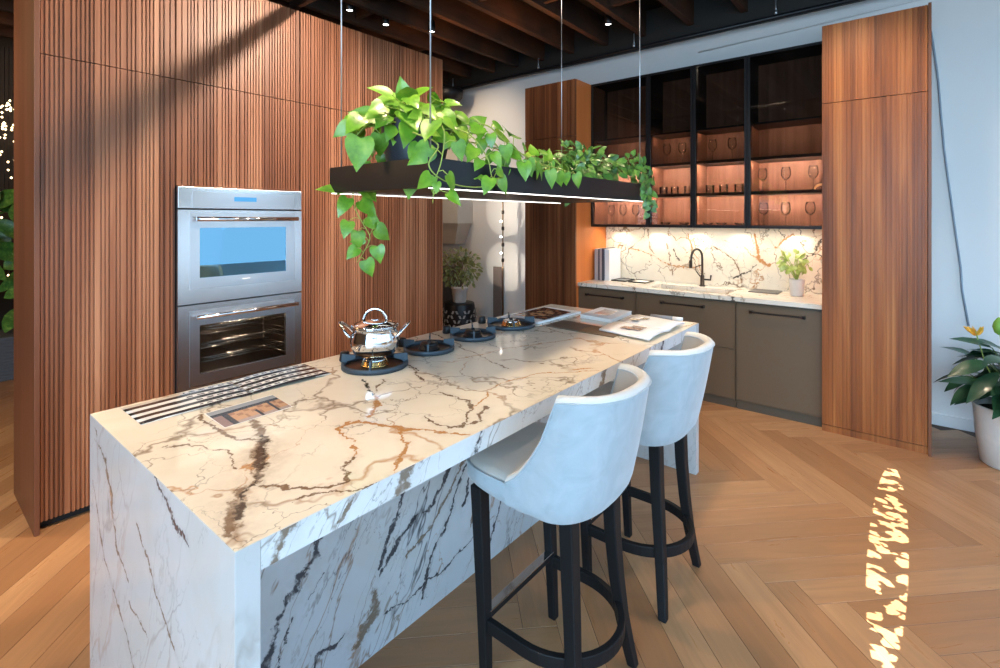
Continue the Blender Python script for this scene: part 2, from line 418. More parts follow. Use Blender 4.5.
# conduit rail with hangers
pr = thing('ceiling_pipe', 'long black pipe hung below the joists along the white wall', 'pipe', (4.88, 2, 3.3))
MB().tube([(4.88,-2.6,3.31),(4.88,7.8,3.31)], .022, 10).build('pipe', M['black'], pr)
for y in (4.81, 3.4, 2.203, .9):
    MB().tube([(4.88,y,3.32),(4.88,y,3.47)], .007, 8).tube([(4.88,y,3.33),(4.88,y,3.37)], .013, 8).build('hanger', M['cable'], pr)
tag(MB().lathe([(0.001,0),(.11,.02),(.17,.09),(.185,.18),(.17,.2),(0.001,.2)], (4.72,4.72,3.07), 24).build('pendant_speaker', M['black']), 'black round dome hanging at the pipe near the end of the fluted wall', 'speaker')

# wire conduit and dangling cable on the daylight side of the wall
tag(MB().tube([(5.03,1.6,3.19),(5.03,.74,3.216),(5.03,-.05,3.251),(5.03,-.6,3.26)], .007, 6).build('wall_conduit', M['white']), 'thin pale conduit running along the top of the white wall above the tall walnut cabinet', 'conduit')
tag(MB().tube([(5.035,-.105,3.02),(5.03,-.124,2.98),(5.03,-.145,2.8),(5.03,-.164,2.613),(5.03,-.18,2.35),(5.03,-.198,2.081),(5.03,-.232,1.75),(5.03,-.26,1.479),(5.03,-.29,1.2),(5.03,-.298,1.036),(5.0,-.331,.78)], .0075, 6).build('hanging_cable', M['wire']), 'grey cable hanging down the white wall beside the tall walnut cabinet', 'cable')
# round concealed pipe shade on the beam across the oven wall top
tag(MB().tube([(1.84,3.4,3.08),(1.84,-.5,3.08)], .034, 14).build('cross_pipe', M['black']), 'black pipe running from the top of the fluted oven wall out overhead', 'pipe')

# ---------------------------------------------------------------- fluted oven wall
def fluted(mb, ax, a0, a1, z0, z1, face, back, pitch=.019, seed=1, depth=.008, dirn=-1):
    """backing plate and vertical slats; ax 'x': runs in x and faces -y; ax 'y': runs in y and faces -x"""
    rr = random.Random(seed); B = face - dirn*depth
    lo, hi = (B, back) if back > B else (back, B)
    if ax == 'x': mb.box(a0, a1, lo, hi, z0, z1)
    else: mb.box(lo, hi, a0, a1, z0, z1)
    x = a0 + .0015
    while x < a1-.006:
        w = rr.choice((.55,.62,.7))*pitch if rr.random() < .8 else pitch*1.25
        g = pitch*.38
        x2 = min(x+w, a1-.0015)
        f = face
        if ax == 'x':
            mb.add([(x,B,z0),(x2,B,z0),(x2-.0012,f,z0),(x+.0012,f,z0),(x,B,z1),(x2,B,z1),(x2-.0012,f,z1),(x+.0012,f,z1)], [(0,1,2,3),(7,6,5,4),(3,2,6,7),(2,1,5,6),(0,3,7,4)])
        else:
            mb.add([(B,x,z0),(B,x2,z0),(f,x2-.0012,z0),(f,x+.0012,z0),(B,x,z1),(B,x2,z1),(f,x2-.0012,z1),(f,x+.0012,z1)], [(3,2,1,0),(4,5,6,7),(7,6,2,3),(6,5,1,2),(4,7,3,0)])
        x = x2+g
    return mb
YF = 3.36; ZT = 3.04; ZS = 2.39; GAP = .0025
def tall_unit(x0, x1, label, doors, seed):
    u = thing('tall_cabinet', label, 'cabinet', (x0, YF, 0), 0, 'tall fluted walnut cabinets of the oven wall')
    MB().box(x0+.001, x1-.001, YF+.03, 3.95, .05, ZT-.002).build('carcass', M['walnut_side'], u)
    MB().box(x0+.001, x1-.001, YF+.05, 3.9, 0, .05).build('toe_kick', M['plinth'], u)
    for k, (z0, z1) in enumerate(doors):
        fluted(MB(), 'x', x0+GAP, x1-GAP, z0+GAP, z1-GAP, YF, YF+.028, seed=seed).build('door', M['walnut_wall'], u)
    return u
sp_ = MB().box(.462, .483, 3.33, 3.952, 0, ZT)
tag(sp_.build('end_panel', M['walnut_side'], bevel=.0015), 'plain walnut end panel closing the near end of the fluted oven wall', 'panel')
tall_unit(.485, 1.085, 'tall fluted walnut cabinet between the end panel and the double oven', [(.045, ZS), (ZS, ZT)], 1)
ov = tall_unit(1.085, 1.866, 'fluted walnut housing with the double oven built into it', [(.045,.37), (1.758, ZS), (ZS, ZT)], 2)
tall_unit(1.866, 2.57, 'tall fluted walnut cabinet just beyond the double oven', [(.045, ZS), (ZS, ZT)], 3)
tall_unit(2.57, 3.28, 'farthest tall fluted walnut cabinet at the end by the white wall', [(.045, ZS), (ZS, ZT)], 4)

# hollow the oven housing front: the ovens sit in front of its carcass as built-in boxes
def build_oven():
    x0, x1 = 1.088, 1.863; F = 3.335
    t = thing('double_oven', 'stainless steel double wall oven with blue display and two glass doors', 'oven', ((x0+x1)/2, F, .38))
    MB().box(x0, x1, F+.02, YF+.026, .375, 1.755).build('housing', M['black_matt'], t)
    cp = MB().box(x0, x1, F-.002, F+.02, 1.625, 1.755).build('control_panel', M['steel'], t, bevel=.003)
    MB().box(x0+.075, x1-.055, F-.004, F-.001, 1.633, 1.728).build('inset_panel', M['steel2'], cp)
    MB().box(1.405, 1.545, F-.006, F-.003, 1.674, 1.702).build('display', M['display'], cp)
    def door(z0, z1, wz0, wz1, hz, mir):
        wx0, wx1 = 1.205, 1.748
        d = MB()
        d.box(x0, wx0, F, F+.02, z0, z1).box(wx1, x1, F, F+.02, z0, z1).box(wx0, wx1, F, F+.02, z0, wz0).box(wx0, wx1, F, F+.02, wz1, z1)
        o = d.build('door', M['steel'], t)
        i = MB(); a0, a1, b0, b1 = 1.150, 1.812, wz0-.065, wz1+.09
        i.box(a0, wx0, F-.0025, F, b0, b1).box(wx1, a1, F-.0025, F, b0, b1).box(wx0, wx1, F-.0025, F, b0, wz0).box(wx0, wx1, F-.0025, F, wz1, b1)
        i.build('inner_frame', M['steel2'], o)
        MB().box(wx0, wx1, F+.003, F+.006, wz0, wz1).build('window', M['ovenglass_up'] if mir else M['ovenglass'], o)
        h = MB().tube([(1.172, F-.045, hz), (1.812, F-.045, hz)], .0135, 14)
        h.tube([(1.186, F-.045, hz), (1.186, F, hz)], .010, 10).tube([(1.798, F-.045, hz), (1.798, F, hz)], .010, 10)
        h.build('handle', M['chrome'], o)
        if mir: MB().box(1.455, 1.505, F-.0035, F-.002, wz0-.03, wz0-.022).build('maker_mark', M['paper'], o)
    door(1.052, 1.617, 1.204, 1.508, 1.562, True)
    door(.38, 1.043, .622, .917, .974, False)
    # cavities
    def cavity(z0, z1, levels):
        c = MB(); a0, a1, yb = 1.17, 1.785, YF+.4
        c.box(a0-.01, a0, F+.021, yb, z0, z1).box(a1, a1+.01, F+.021, yb, z0, z1).box(a0, a1, F+.021, yb, z0-.01, z0).box(a0, a1, F+.021, yb, z1, z1+.01).box(a0, a1, yb-.01, yb, z0, z1)
        c.build('cavity', M['oven_in'], t)
        for z in levels:
            r = MB()
            for k in range(20): 
                x = a0+.02+k*(a1-a0-.04)/19; r.tube([(x, F+.04, z), (x, yb-.03, z)], .0022, 6)
            for y in (F+.04, F+.13, yb-.03): r.tube([(a0+.01, y, z+.002), (a1-.01, y, z+.002)], .0038, 6)
            r.tube([(a0+.01, F+.04, z+.016), (a1-.01, F+.04, z+.016)], .0032, 6)
            r.build('rack', M['grating'], t)
        for x in (a0+.006, a1-.006):
            s = MB()
            for z in [z0+.03+k*(z1-z0-.06)/5 for k in range(6)]: s.tube([(x, F+.05, z), (x, yb-.03, z)], .003, 6)
            for y in (F+.05, yb-.03): s.tube([(x, y, z0+.02), (x, y, z1-.02)], .003, 6)
            s.build('rack_support', M['grating'], t)
    cavity(1.19, 1.53, (1.318,))
    cavity(.60, .94, (.68, .775, .875))
build_oven()
# the oven housing carcass must leave room for the cavities
car = [c for c in ov.children if c.name.startswith('carcass')][0]
hx = MB(); hx.box(1.086,1.104,YF+.03,3.95,.05,ZT-.002).box(1.847,1.865,YF+.03,3.95,.05,ZT-.002).box(1.104,1.847,3.93,3.95,.05,ZT-.002).box(1.104,1.847,YF+.03,3.93,.34,.37).box(1.104,1.847,YF+.03,3.93,1.76,ZT-.002)
tmp = hx.build('carcass_open', M['walnut_side'], ov); car.data = tmp.data; bpy.data.objects.remove(tmp)
hs = [c for c in bpy.data.objects if c.name == 'housing'][0]
q = MB().box(1.088,1.17,3.355,3.386,.375,1.755).box(1.785,1.863,3.355,3.386,.375,1.755).box(1.17,1.785,3.355,3.386,.375,.60).box(1.17,1.785,3.355,3.386,.94,1.19).box(1.17,1.785,3.355,3.386,1.53,1.755)
par = hs.parent; tmp = q.build('housing_open', M['black_matt'], par); hs.data = tmp.data; bpy.data.objects.remove(tmp)

# ---------------------------------------------------------------- sink wall
TL0, TL1, TR0, TR1 = 2.599, 3.221, -.092, .503
ul = thing('tall_cabinet', 'tall fluted walnut cabinet left of the marble sink counter', 'cabinet', (4.37, TL0, 0), 0, 'tall walnut cabinets flanking the sink wall')
cb = MB().box(4.40, 5.045, TL0+.001, TL1, .0, 2.97); cb.build('carcass', M['walnut_lit'], ul)
for z0, z1 in ((.04, 2.40), (2.40, 2.97)):
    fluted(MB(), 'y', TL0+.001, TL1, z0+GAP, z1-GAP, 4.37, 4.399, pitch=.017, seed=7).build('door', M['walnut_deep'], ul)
ur = thing('tall_cabinet', 'tall walnut cabinet right of the sink counter beside the white wall', 'cabinet', (4.37, TR0, 0), 0, 'tall walnut cabinets flanking the sink wall')
MB().box(4.40, 5.045, TR0, TR1, .05, 2.985).build('carcass', M['walnut_lit'], ur)
MB().box(4.375, 5.045, TR0, TR1, 0, .048).build('plinth', M['walnut_right'], ur)
MB().box(4.34, 5.045, TR0-.018, TR0-.001, 0, 2.985).build('side_panel', walnut('walnut_panel', [(.14,.045,.018),(.2,.07,.03),(.26,.10,.045)], 9., .4, 1., 'y', .2), ur)
for z0, z1 in ((.05, 2.41), (2.41, 2.985)):
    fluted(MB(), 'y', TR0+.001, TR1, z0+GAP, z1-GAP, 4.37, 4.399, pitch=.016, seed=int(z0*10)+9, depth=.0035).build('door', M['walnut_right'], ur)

TOPV = [
 ('brown', .021, [(.791,1.776),(.736,1.577),(.665,1.425),(.631,1.329),(.578,1.249),(.533,1.233),(.487,1.16),(.438,1.081)]),
 ('dark', .013, [(.70,1.50),(.64,1.34),(.578,1.249),(.53,1.21),(.487,1.13)]),
 ('brown', .006, [(.647,1.813),(.626,1.653),(.65,1.536),(.685,1.473)]),
 ('rust', .020, [(.60,1.325),(.655,1.345)]), ('rust', .0045, [(.812,1.17),(.863,1.254),(.876,1.371),(.932,1.375)]),
 ('brown', .0075, [(.574,1.21),(.63,1.135),(.673,1.075),(.725,1.07),(.761,1.145),(.812,1.17)]),
 ('brown', .004, [(.601,1.083),(.641,1.066),(.686,1.032),(.793,1.001)]),
 ('rust', .007, [(.894,1.372),(.948,1.355),(1.002,1.216),(1.1,1.018)]), ('rust', .006, [(1.002,1.216),(.93,1.111),(.82,1.007)]),
 ('rust', .010, [(1.0,1.36),(1.07,1.42),(1.12,1.52)]),
 ('brown', .006, [(1.113,1.229),(1.094,1.139),(1.119,1.073),(1.25,1.143),(1.305,1.207),(1.309,1.348)]),
 ('brown', .009, [(1.10,1.10),(1.20,1.06),(1.30,1.12)]),
 ('dark', .007, [(1.202,1.698),(1.12,1.528)]), ('brown', .006, [(1.12,1.528),(1.262,1.624)]),
 ('dark', .005, [(1.463,1.775),(1.42,1.62)]), ('brown', .0045, [(1.363,1.5),(1.463,1.775)]),
 ('brown', .004, [(1.956,2.09),(1.825,1.749),(1.738,1.515),(1.699,1.343)]), ('rust', .0035, [(1.66,1.611),(1.962,1.551),(2.372,1.38)]),
 ('brown', .005, [(.484,1.618),(.549,1.588),(.599,1.478),(.575,1.348)]), ('rust', .0035, [(1.25,1.143),(1.5,1.25),(1.72,1.2),(1.9,1.03)]),
 ('rust', .006, [(1.85,1.12),(1.92,1.06)])]
FRV = [
 ('dark', .017, [(.94,.62),(.896,.536),(.872,.477),(.821,.429),(.775,.38),(.744,.275),(.713,.226),(.68,.08)]),
 ('dark', .005, [(.80,.32),(.775,.22),(.755,.16)]), ('dark', .004, [(.90,.40),(.86,.35)]),
 ('dark', .010, [(1.35,.66),(1.255,.526),(1.223,.449),(1.167,.386),(1.127,.308)]),
 ('dark', .009, [(1.50,.55),(1.386,.414),(1.282,.383),(1.181,.327),(1.136,.278)]),
 ('brown', .016, [(1.12,.211),(1.12,.15),(1.063,.114),(1.034,.074)]), ('rust', .012, [(1.06,.13),(1.02,.06)]),
 ('dark', .007, [(.994,.158),(.954,.137),(.896,.142),(.85,.08)]),
 ('brown', .008, [(1.62,.58),(1.566,.498),(1.482,.414),(1.386,.334),(1.262,.274)]), ('dark', .003, [(1.75,.17),(1.604,.144),(1.312,.115),(1.149,.11)]),
 ('dark', .006, [(1.60,.5),(1.524,.375),(1.465,.276),(1.381,.196),(1.328,.067)]),
 ('dark', .007, [(1.70,.6),(1.63,.45),(1.57,.33)]), ('brown', .009, [(1.75,.5),(1.69,.38),(1.62,.2)]),
 ('dark', .006, [(2.1,.5),(1.98,.374),(1.824,.244),(1.752,.092)]), ('dark', .006, [(2.5,.5),(2.3,.3),(2.2,.1)])]
ENV = [
 ('brown', .007, [(2.03,.89),(2.008,.859),(1.916,.823),(1.841,.744),(1.82,.669),(1.79,.59),(1.676,.572)]), ('rust', .008, [(1.86,.76),(1.83,.68)]),
 ('brown', .004, [(2.06,.70),(2.008,.642),(1.927,.532),(1.79,.453),(1.632,.345),(1.5,.2)]), ('dark', .005, [(1.46,.92),(1.359,.869)]),
 ('dark', .005, [(1.359,.869),(1.308,.851),(1.247,.843)]), ('brown', .003, [(1.676,.508),(1.533,.486)]), ('brown', .004, [(1.6,.75),(1.494,.657),(1.373,.58),(1.283,.549)]),
 ('dark', .003, [(1.07,.66),(1.08,.5)])]
MW = {'dark': (.045,.045,.055), 'brown': (.22,.16,.11), 'rust': (.42,.22,.11)}
M['marble_top'] = marble('marble_worktop', 'xy', TOPV, (.84,.78,.66), 0., .95, .06, {'dark': (.05,.038,.03), 'brown': (.17,.10,.052), 'rust': (.50,.23,.07)}, hi=.85, layers=2, org=(1.802,1.5535,0))
M['marble_front'] = marble('marble_front', 'xz', FRV, (.66,.68,.70), 4., 1., .1, MW, ang=1.05, stretch=(.42,1.5), hi=1.15, org=(1.802,1.5535,0))  # daylight and shade put into a bluer, darker base than the worktop
M['marble_end'] = marble('marble_end', 'yz', ENV, (.64,.64,.645), 8., .35, .1, MW, ang=2.0, stretch=(.4,1.3), org=(1.802,1.5535,0))  # same stone; shade of this side put into a greyer base
M['marble_edge'] = marble('marble_edge', 'xz', [('brown', .012, [(.5,.86),(.55,.93)]), ('brown', .022, [(.83,.87),(.86,.93)]), ('dark', .012, [(1.12,.86),(1.15,.93)]), ('brown', .006, [(.66,.86),(.7,.93)]), ('dark', .016, [(2.56,.86),(2.6,.93)]), ('brown', .02, [(1.9,.86),(1.95,.93)])], (.82,.83,.84), 2., .9, .1, MW, ang=.9, stretch=(.5,1.6), hi=1.3, org=(1.802,1.5535,0))
BSV = [('rust', .006, [(2.35,1.25),(2.15,1.20),(1.95,1.13),(1.80,1.08),(1.6,1.08)]), ('brown', .006, [(2.12,1.45),(2.10,1.25),(2.05,1.2)]), ('dark', .008, [(1.85,1.25),(1.80,1.15)]),
 ('rust', .014, [(1.1,1.42),(1.08,1.2),(.98,1.15)]), ('dark', .008, [(1.28,1.0),(1.15,1.08),(1.08,1.14)]), ('dark', .010, [(.80,.95),(.76,1.1),(.70,1.2),(.60,1.35),(.52,1.45)]),
 ('rust', .008, [(.95,1.3),(.8,1.42),(.68,1.36)]), ('brown', .005, [(1.45,1.3),(1.3,1.2),(1.2,1.0)]), ('rust', .006, [(1.7,1.4),(1.62,1.2),(1.55,1.0)]), ('brown',.005,[(1.9,1.3),(1.86,1.0)])]
M['marble_splash'] = marble('marble_backsplash', 'yz', BSV, (.84,.76,.64), 6., 1.2, .12, hi=.9)
M['marble_counter'] = marble('marble_counter', 'xy', [('dark', .012, [(4.42,1.12),(4.5,1.2)]), ('brown', .01, [(4.42,2.0),(4.6,2.2)])], (.84,.79,.71), 11., .8, .1, org=(4.42,.503,.885))


tag(MB().box(5.028, 5.049, TR1+.002, TL0-.002, .921, 1.479).build('backsplash', M['marble_splash']), 'veined cream marble backsplash behind the sink counter', 'backsplash')

# counter with an undermount marble sink opening
sx0, sx1, sy0, sy1 = 4.53, 4.84, 1.20, 1.90
ct = thing('sink_counter', 'cream marble counter slab with an integrated sink below the glass cabinets', 'counter', (4.42, TR1, .885))
c_ = MB(); a0, a1, b0, b1 = 4.42, 5.027, TR1+.002, TL0-.002
c_.box(a0, sx0, b0, b1, .885, .92).box(sx1, a1, b0, b1, .885, .92).box(sx0, sx1, b0, sy0, .885, .92).box(sx0, sx1, sy1, b1, .885, .92)
c_.build('slab', M['marble_counter'], ct)
b_ = MB().box(sx0-.012, sx0, sy0-.012, sy1+.012, .72, .884).box(sx1, sx1+.012, sy0-.012, sy1+.012, .72, .884).box(sx0, sx1, sy0-.012, sy0, .72, .884).box(sx0, sx1, sy1, sy1+.012, .72, .884).box(sx0-.012, sx1+.012, sy0-.012, sy1+.012, .708, .72)
b_.build('sink_basin', M['marble_counter'], ct)
MB().lathe([(.001,.003),(.035,.003),(.04,0)], (4.7,1.55,.72), 20).build('drain', M['bronze'], ct)

def base_unit(y0, y1, label, fronts, handles, seams=()):
    u = thing('base_cabinet', label, 'cabinet', (4.43, y0, 0), 0, 'taupe base cabinets below the sink counter')
    MB().box(4.452, 5.04, y0+.001, y1-.001, .07, .70).box(4.452, 4.50, y0+.001, y1-.001, .70, .882).build('body', M['taupe_dark'], u)
    MB().box(4.445, 4.99, y0+.001, y1-.001, 0, .068).build('plinth', M['taupe_dark'], u)
    for k, (z0, z1) in enumerate(fronts):
        o = MB()
        f = .006
        o.box(4.436, 4.451, y0+.003, y1-.003, z0, z1)
        # thin raised edge around the front
        o.box(4.430, 4.436, y0+.003, y0+.003+f, z0, z1).box(4.430, 4.436, y1-.003-f, y1-.003, z0, z1).box(4.430, 4.436, y0+.009, y1-.009, z0, z0+f).box(4.430, 4.436, y0+.009, y1-.009, z1-f, z1)
        d = o.build('door' if z1-z0 > .6 else 'drawer', M['taupe'], u)
        if k == 0:
            h0, h1 = handles
            hb = MB().box(4.394, 4.404, h0, h1, .805, .818).box(4.394, 4.436, h0, h0+.024, .800, .822).box(4.394, 4.436, h1-.024, h1, .800, .822)
            hb.build('handle', M['bronze'], d, bevel=.002)
    return u
base_unit(1.982, TL0-.003, 'taupe drawer unit at the left end of the sink counter', [(.49,.868),(.075,.486)], (2.10,2.50))
base_unit(1.112, 1.980, 'wide taupe drawer unit below the sink', [(.49,.868),(.075,.486)], (1.36,1.74))
base_unit(TR1+.003, 1.110, 'taupe cabinet with a full-height door beside the tall walnut cabinet', [(.075,.868)], (.615,1.004))

# glass wall cabinets
def wall_cab(y0, y1, label, seed, lit=True):
    x0, x1, z0, z1 = 4.715, 5.045, 1.48, 2.97
    u = thing('glass_cabinet', label, 'cabinet', (x0, y0, z0), 0, 'black framed glass wall cabinets over the sink')
    MB().box(x0, x1, y0+.001, y0+.016, z0, z1).box(x0, x1, y1-.016, y1-.001, z0, z1).box(x0, x1, y0+.016, y1-.016, z0, z0+.016).box(x0, x1, y0+.016, y1-.016, z1-.016, z1).build('carcass', M['black_matt'], u)
    MB().box(x1-.016, x1-.004, y0+.016, y1-.016, z0+.016, z1-.016).build('back_panel', M['walnut_in'], u)
    MB().box(x0+.02, x1-.018, y0+.016, y0+.022, z0+.018, 2.36).build('side_lining', M['walnut_in'], u)
    MB().box(x0+.02, x1-.018, y1-.022, y1-.016, z0+.018, 2.36).build('side_lining', M['walnut_in'], u)
    for zz in (1.785, 2.078, 2.378):
        th = .013 if zz < 2.2 else .008
        MB().box(x0+.004, x1-.018, y0+.017, y1-.017, zz-th, zz+th).build('shelf', M['black'], u)
    d = MB(); f0, f1 = 4.69, 4.712; s = .022
    d.box(f0, f1, y0+.001, y0+s, z0, z1).box(f0, f1, y1-s, y1-.001, z0, z1).box(f0, f1, y0+s, y1-s, z0, z0+.026).box(f0, f1, y0+s, y1-s, z1-.02, z1)
    o = d.build('door', M['black'], u)
    MB().box(4.698, 4.702, y0+s, y1-s, z0+.026, z1-.02).build('pane', M['smoked'], o)
    return u
cabs = [(1.975, 2.597, 'black framed glass cabinet at the left end above the upright books'), (1.545, 1.973, 'black framed glass cabinet second from the left above the sink'),
        (1.087, 1.543, 'black framed glass cabinet third from the left above the faucet'), (.505, 1.085, 'widest black framed glass cabinet beside the tall right walnut cabinet')]
for i, (a, b, l) in enumerate(cabs): wall_cab(a, b, l, i)

# glassware
def wine_proto():
    p = [(.001,0),(.032,.001),(.033,.003),(.008,.007),(.0035,.02),(.0035,.085),(.01,.095),(.03,.115),(.038,.14),(.036,.175),(.029,.205),(.0275,.205),(.034,.175),(.036,.14),(.028,.117),(.008,.098),(.001,.096)]
    return MB().lathe(p, (0,0,0), 20).build('wine_glass', M['clear'])
def tumbler_proto():
    p = [(.001,0),(.032,0),(.036,.004),(.040,.075),(.0385,.075),(.034,.008),(.001,.007)]
    return MB().lathe(p, (0,0,0), 18).build('tumbler', M['clear'])
def bowl_proto():
    p = [(.001,0),(.02,0),(.03,.006),(.05,.028),(.048,.028),(.028,.009),(.001,.006)]
    return MB().lathe(p, (0,0,0), 18).build('glass_dish', M['clear'])
wg, tb, bd = wine_proto(), tumbler_proto(), bowl_proto(); used = set()
def put(proto, loc, label, group, cat):
    o = proto if proto.name not in used else proto.copy()
    if proto.name in used: COL.objects.link(o)
    used.add(proto.name); o.location = loc; tag(o, label, cat, group)
LB = {'r': 'right', 'l': 'left', 'm': 'middle'}
zl, zm, zu = 1.4985+.0, 1.7995, 2.093
for k, y in enumerate((.99, .82, .64)): put(wg, (4.85, y, zl), '%s wine glass on the lowest shelf of the widest glass cabinet' % ('left','middle','right')[k], 'wine glasses on the lowest shelf of the widest cabinet', 'glass')
for k, y in enumerate((1.0, .82, .62)): put(wg, (4.86, y, zm), '%s wine glass on the second shelf of the widest glass cabinet' % ('left','middle','right')[k], 'wine glasses on the second shelf of the widest cabinet', 'glass')
for k, y in enumerate((2.44, 2.31, 2.17)): put(wg, (4.85, y, zl), '%s wine glass on the lowest shelf of the leftmost glass cabinet' % ('left','middle','right')[k], 'wine glasses in the leftmost cabinet', 'glass')
for k, y in enumerate((1.88, 1.77, 1.64)): put(tb, (4.85, y, zm), '%s tumbler on the middle shelf of the second glass cabinet from the left' % ('left','middle','right')[k], 'tumblers in the second cabinet', 'glass')
for k, y in enumerate((1.44, 1.32, 1.19)): put(tb, (4.85, y, zm), '%s tumbler on the middle shelf of the glass cabinet above the faucet' % ('left','middle','right')[k], 'tumblers in the third cabinet', 'glass')
for k, y in enumerate((1.86, 1.68)): put(bd, (4.85, y, zl), '%s shallow glass dish on the lowest shelf of the second cabinet from the left' % ('left','right')[k], 'glass dishes in the second cabinet', 'dish')
for k, y in enumerate((1.46, 1.34, 1.18)): put(bd, (4.85, y, zl), '%s shallow glass dish on the lowest shelf of the cabinet above the faucet' % ('left','middle','right')[k], 'glass dishes in the third cabinet', 'dish')
for k, y in enumerate((1.85, 1.70)): put(wg, (4.86, y, zu), '%s wine glass on the dim upper shelf of the second glass cabinet' % ('left','right')[k], 'wine glasses on the dim shelf of the second cabinet', 'glass')
for k, y in enumerate((1.42, 1.25)): put(wg, (4.86, y, zu), '%s wine glass on the dim upper shelf of the cabinet above the faucet' % ('left','right')[k], 'wine glasses on the dim shelf of the third cabinet', 'glass')
hk = [(4.665, .535+.045*math.cos(a)+.005, 1.80+.032*math.sin(a)) for a in [PI*k/12-.1 for k in range(13)]]  # tan half-ring, drawn as a thin swelling tube
tag(MB().tube(hk, [.004+.006*math.sin(PI*min(1,k/12)) for k in range(13)], 10).build('tan_arc', M['tan']), 'small curved tan arc on the cabinet front beside the tall right walnut cabinet', 'arc')

# faucet
fa = thing('kitchen_faucet', 'dark gooseneck faucet standing behind the marble sink', 'faucet', (4.93, 1.53, .92))
pts = [(4.93,1.535,.93),(4.93,1.535,1.17)] + [(4.93-.065+.065*math.cos(a), 1.535+.03*(1-math.cos(a)), 1.19+.085*math.sin(a)) for a in [PI*k/10 for k in range(1,11)]] + [(4.80,1.60,1.16)]
MB().tube(pts, .0105, 12).build('spout', M['bronze'], fa)
MB().tube([(4.80,1.60,1.17),(4.80,1.60,1.10)], .015, 12).build('spray_head', M['bronze'], fa)
MB().lathe([(.001,0),(.028,0),(.028,.008),(.02,.012),(.019,.10),(.011,.11)], (4.93,1.535,.92), 20).build('base', M['bronze'], fa)
MB().tube([(4.93,1.535,.985),(4.93,1.46,.985),(4.93,1.455,1.03)], .009, 10).build('lever', M['bronze'], fa)
MB().tube([(4.94,1.55,1.0),(4.95,1.60,1.06),(4.94,1.60,1.10),(4.93,1.545,1.12)], .005, 8).build('hose', M['bronze'], fa)

# upright books
def book(x0, x1, y0, y1, z0, z1, cover, label, name='upright_book'):
    b = thing(name, label, 'book', ((x0+x1)/2, (y0+y1)/2, z0), 0, 'books standing at the left end of the sink counter')
    MB().box(x0, x1, y0, y0+.004, z0, z1).box(x0, x1, y1-.004, y1, z0, z1).box(x0, x0+.004, y0+.004, y1-.004, z0, z1).build('cover', cover, b)
    MB().box(x0+.004, x1-.006, y0+.004, y1-.004, z0+.004, z1-.005).build('pages', M['pages'], b)
gr = plain('pale_grey_spine', (.42,.41,.42), .4); dk = plain('dark_slate_spine', (.05,.055,.08), .4)
book(4.73, 4.99, 2.535, 2.575, .92, 1.245, gr, 'pale grey book standing nearest the orange walnut side')
book(4.73, 4.99, 2.513, 2.533, .92, 1.245, dk, 'thin dark book standing between two pale books')
book(4.72, 4.99, 2.488, 2.511, .92, 1.255, gr, 'second pale grey book in the row of upright books')
book(4.72, 4.99, 2.466, 2.486, .92, 1.255, dk, 'second thin dark book in the row of upright books')
book(4.74, 5.0, 2.41, 2.464, .92, 1.245, M['paper'], 'thick white book at the open end of the row')
def flat_frame(name, cs, label, mid):
    f = thing(name, label, 'tray', (*cs[0], .92), 0, 'thin frames lying on the sink counter')
    c = sum((Vector((x,y,0)) for x,y in cs), Vector())/4
    q = [Vector((x,y,0)) for x,y in cs]; inn = [c+(p-c)*.86 for p in q]
    m = MB()
    for k in range(4):
        a, b = q[k], q[(k+1)%4]; d, e = inn[(k+1)%4], inn[k]
        m.quad(*[(p.x,p.y,.921) for p in (a,b,d,e)], .010)
    m.build('frame', M['black'], f)
    MB().quad(*[(p.x,p.y,.921) for p in inn], .004).build('insert', mid, f)
flat_frame('flat_frame', [(4.76,2.40),(4.76,2.24),(4.98,2.24),(4.98,2.40)], 'dark thin frame lying beside the upright books', M['grey_cover'])
flat_frame('flat_frame', [(4.76,2.21),(4.76,2.03),(4.98,2.03),(4.98,2.21)], 'open thin black frame with a pale insert lying toward the sink', M['pages'])
tr = tag(MB().quad((4.79,.87,.921),(5.0,.87,.921),(5.0,1.10,.921),(4.79,1.10,.921), .008).build('slate_board', plain('grey_slate', (.13,.125,.125), .5), bevel=.002), 'flat grey board lying on the counter between the sink and the potted plant', 'board')

# ---------------------------------------------------------------- leaves and plants
def leaf(mb, base, d, nrm, L, W, curl=.25, fold=.18, kind='heart'):
    base, d, nrm = Vector(base), Vector(d).normalized(), Vector(nrm)
    side = d.cross(nrm)
    if side.length < 1e-3: side = d.orthogonal()
    side.normalize(); n = side.cross(d).normalized()
    if kind == 'heart': prof = [(-.10,.30),(0,.44),(.14,.50),(.32,.48),(.52,.38),(.70,.25),(.86,.11),(1,0.008)]
    elif kind == 'lance': prof = [(0,.03),(.12,.26),(.3,.44),(.5,.50),(.7,.40),(.87,.20),(1,.01)]
    else: prof = [(0,.05),(.2,.36),(.45,.5),(.7,.42),(.9,.2),(1,.02)]
    vs, fs = [], []
    for (s, w) in prof:
        cdrop = -curl*L*s*s if s > 0 else 0
        mid = base + d*(max(s, 0)*L) + n*cdrop
        if s < 0: mid = base + d*(.02*L)
        for q in (-1, -.5, 0, .5, 1):
            sh = (s*L if s < 0 else 0)*abs(q)
            vs.append(mid + side*(w*W*q) + n*(abs(q)*w*W*fold - (q*q)*w*W*fold*.35) + d*sh)
    for i in range(len(prof)-1):
        for k in range(4):
            a = i*5+k; fs.append((a, a+1, a+6, a+5))
    mb.add(vs, fs, True)
def rv(rr, s=1.): return Vector((rr.uniform(-s,s), rr.uniform(-s,s), rr.uniform(-s,s)))
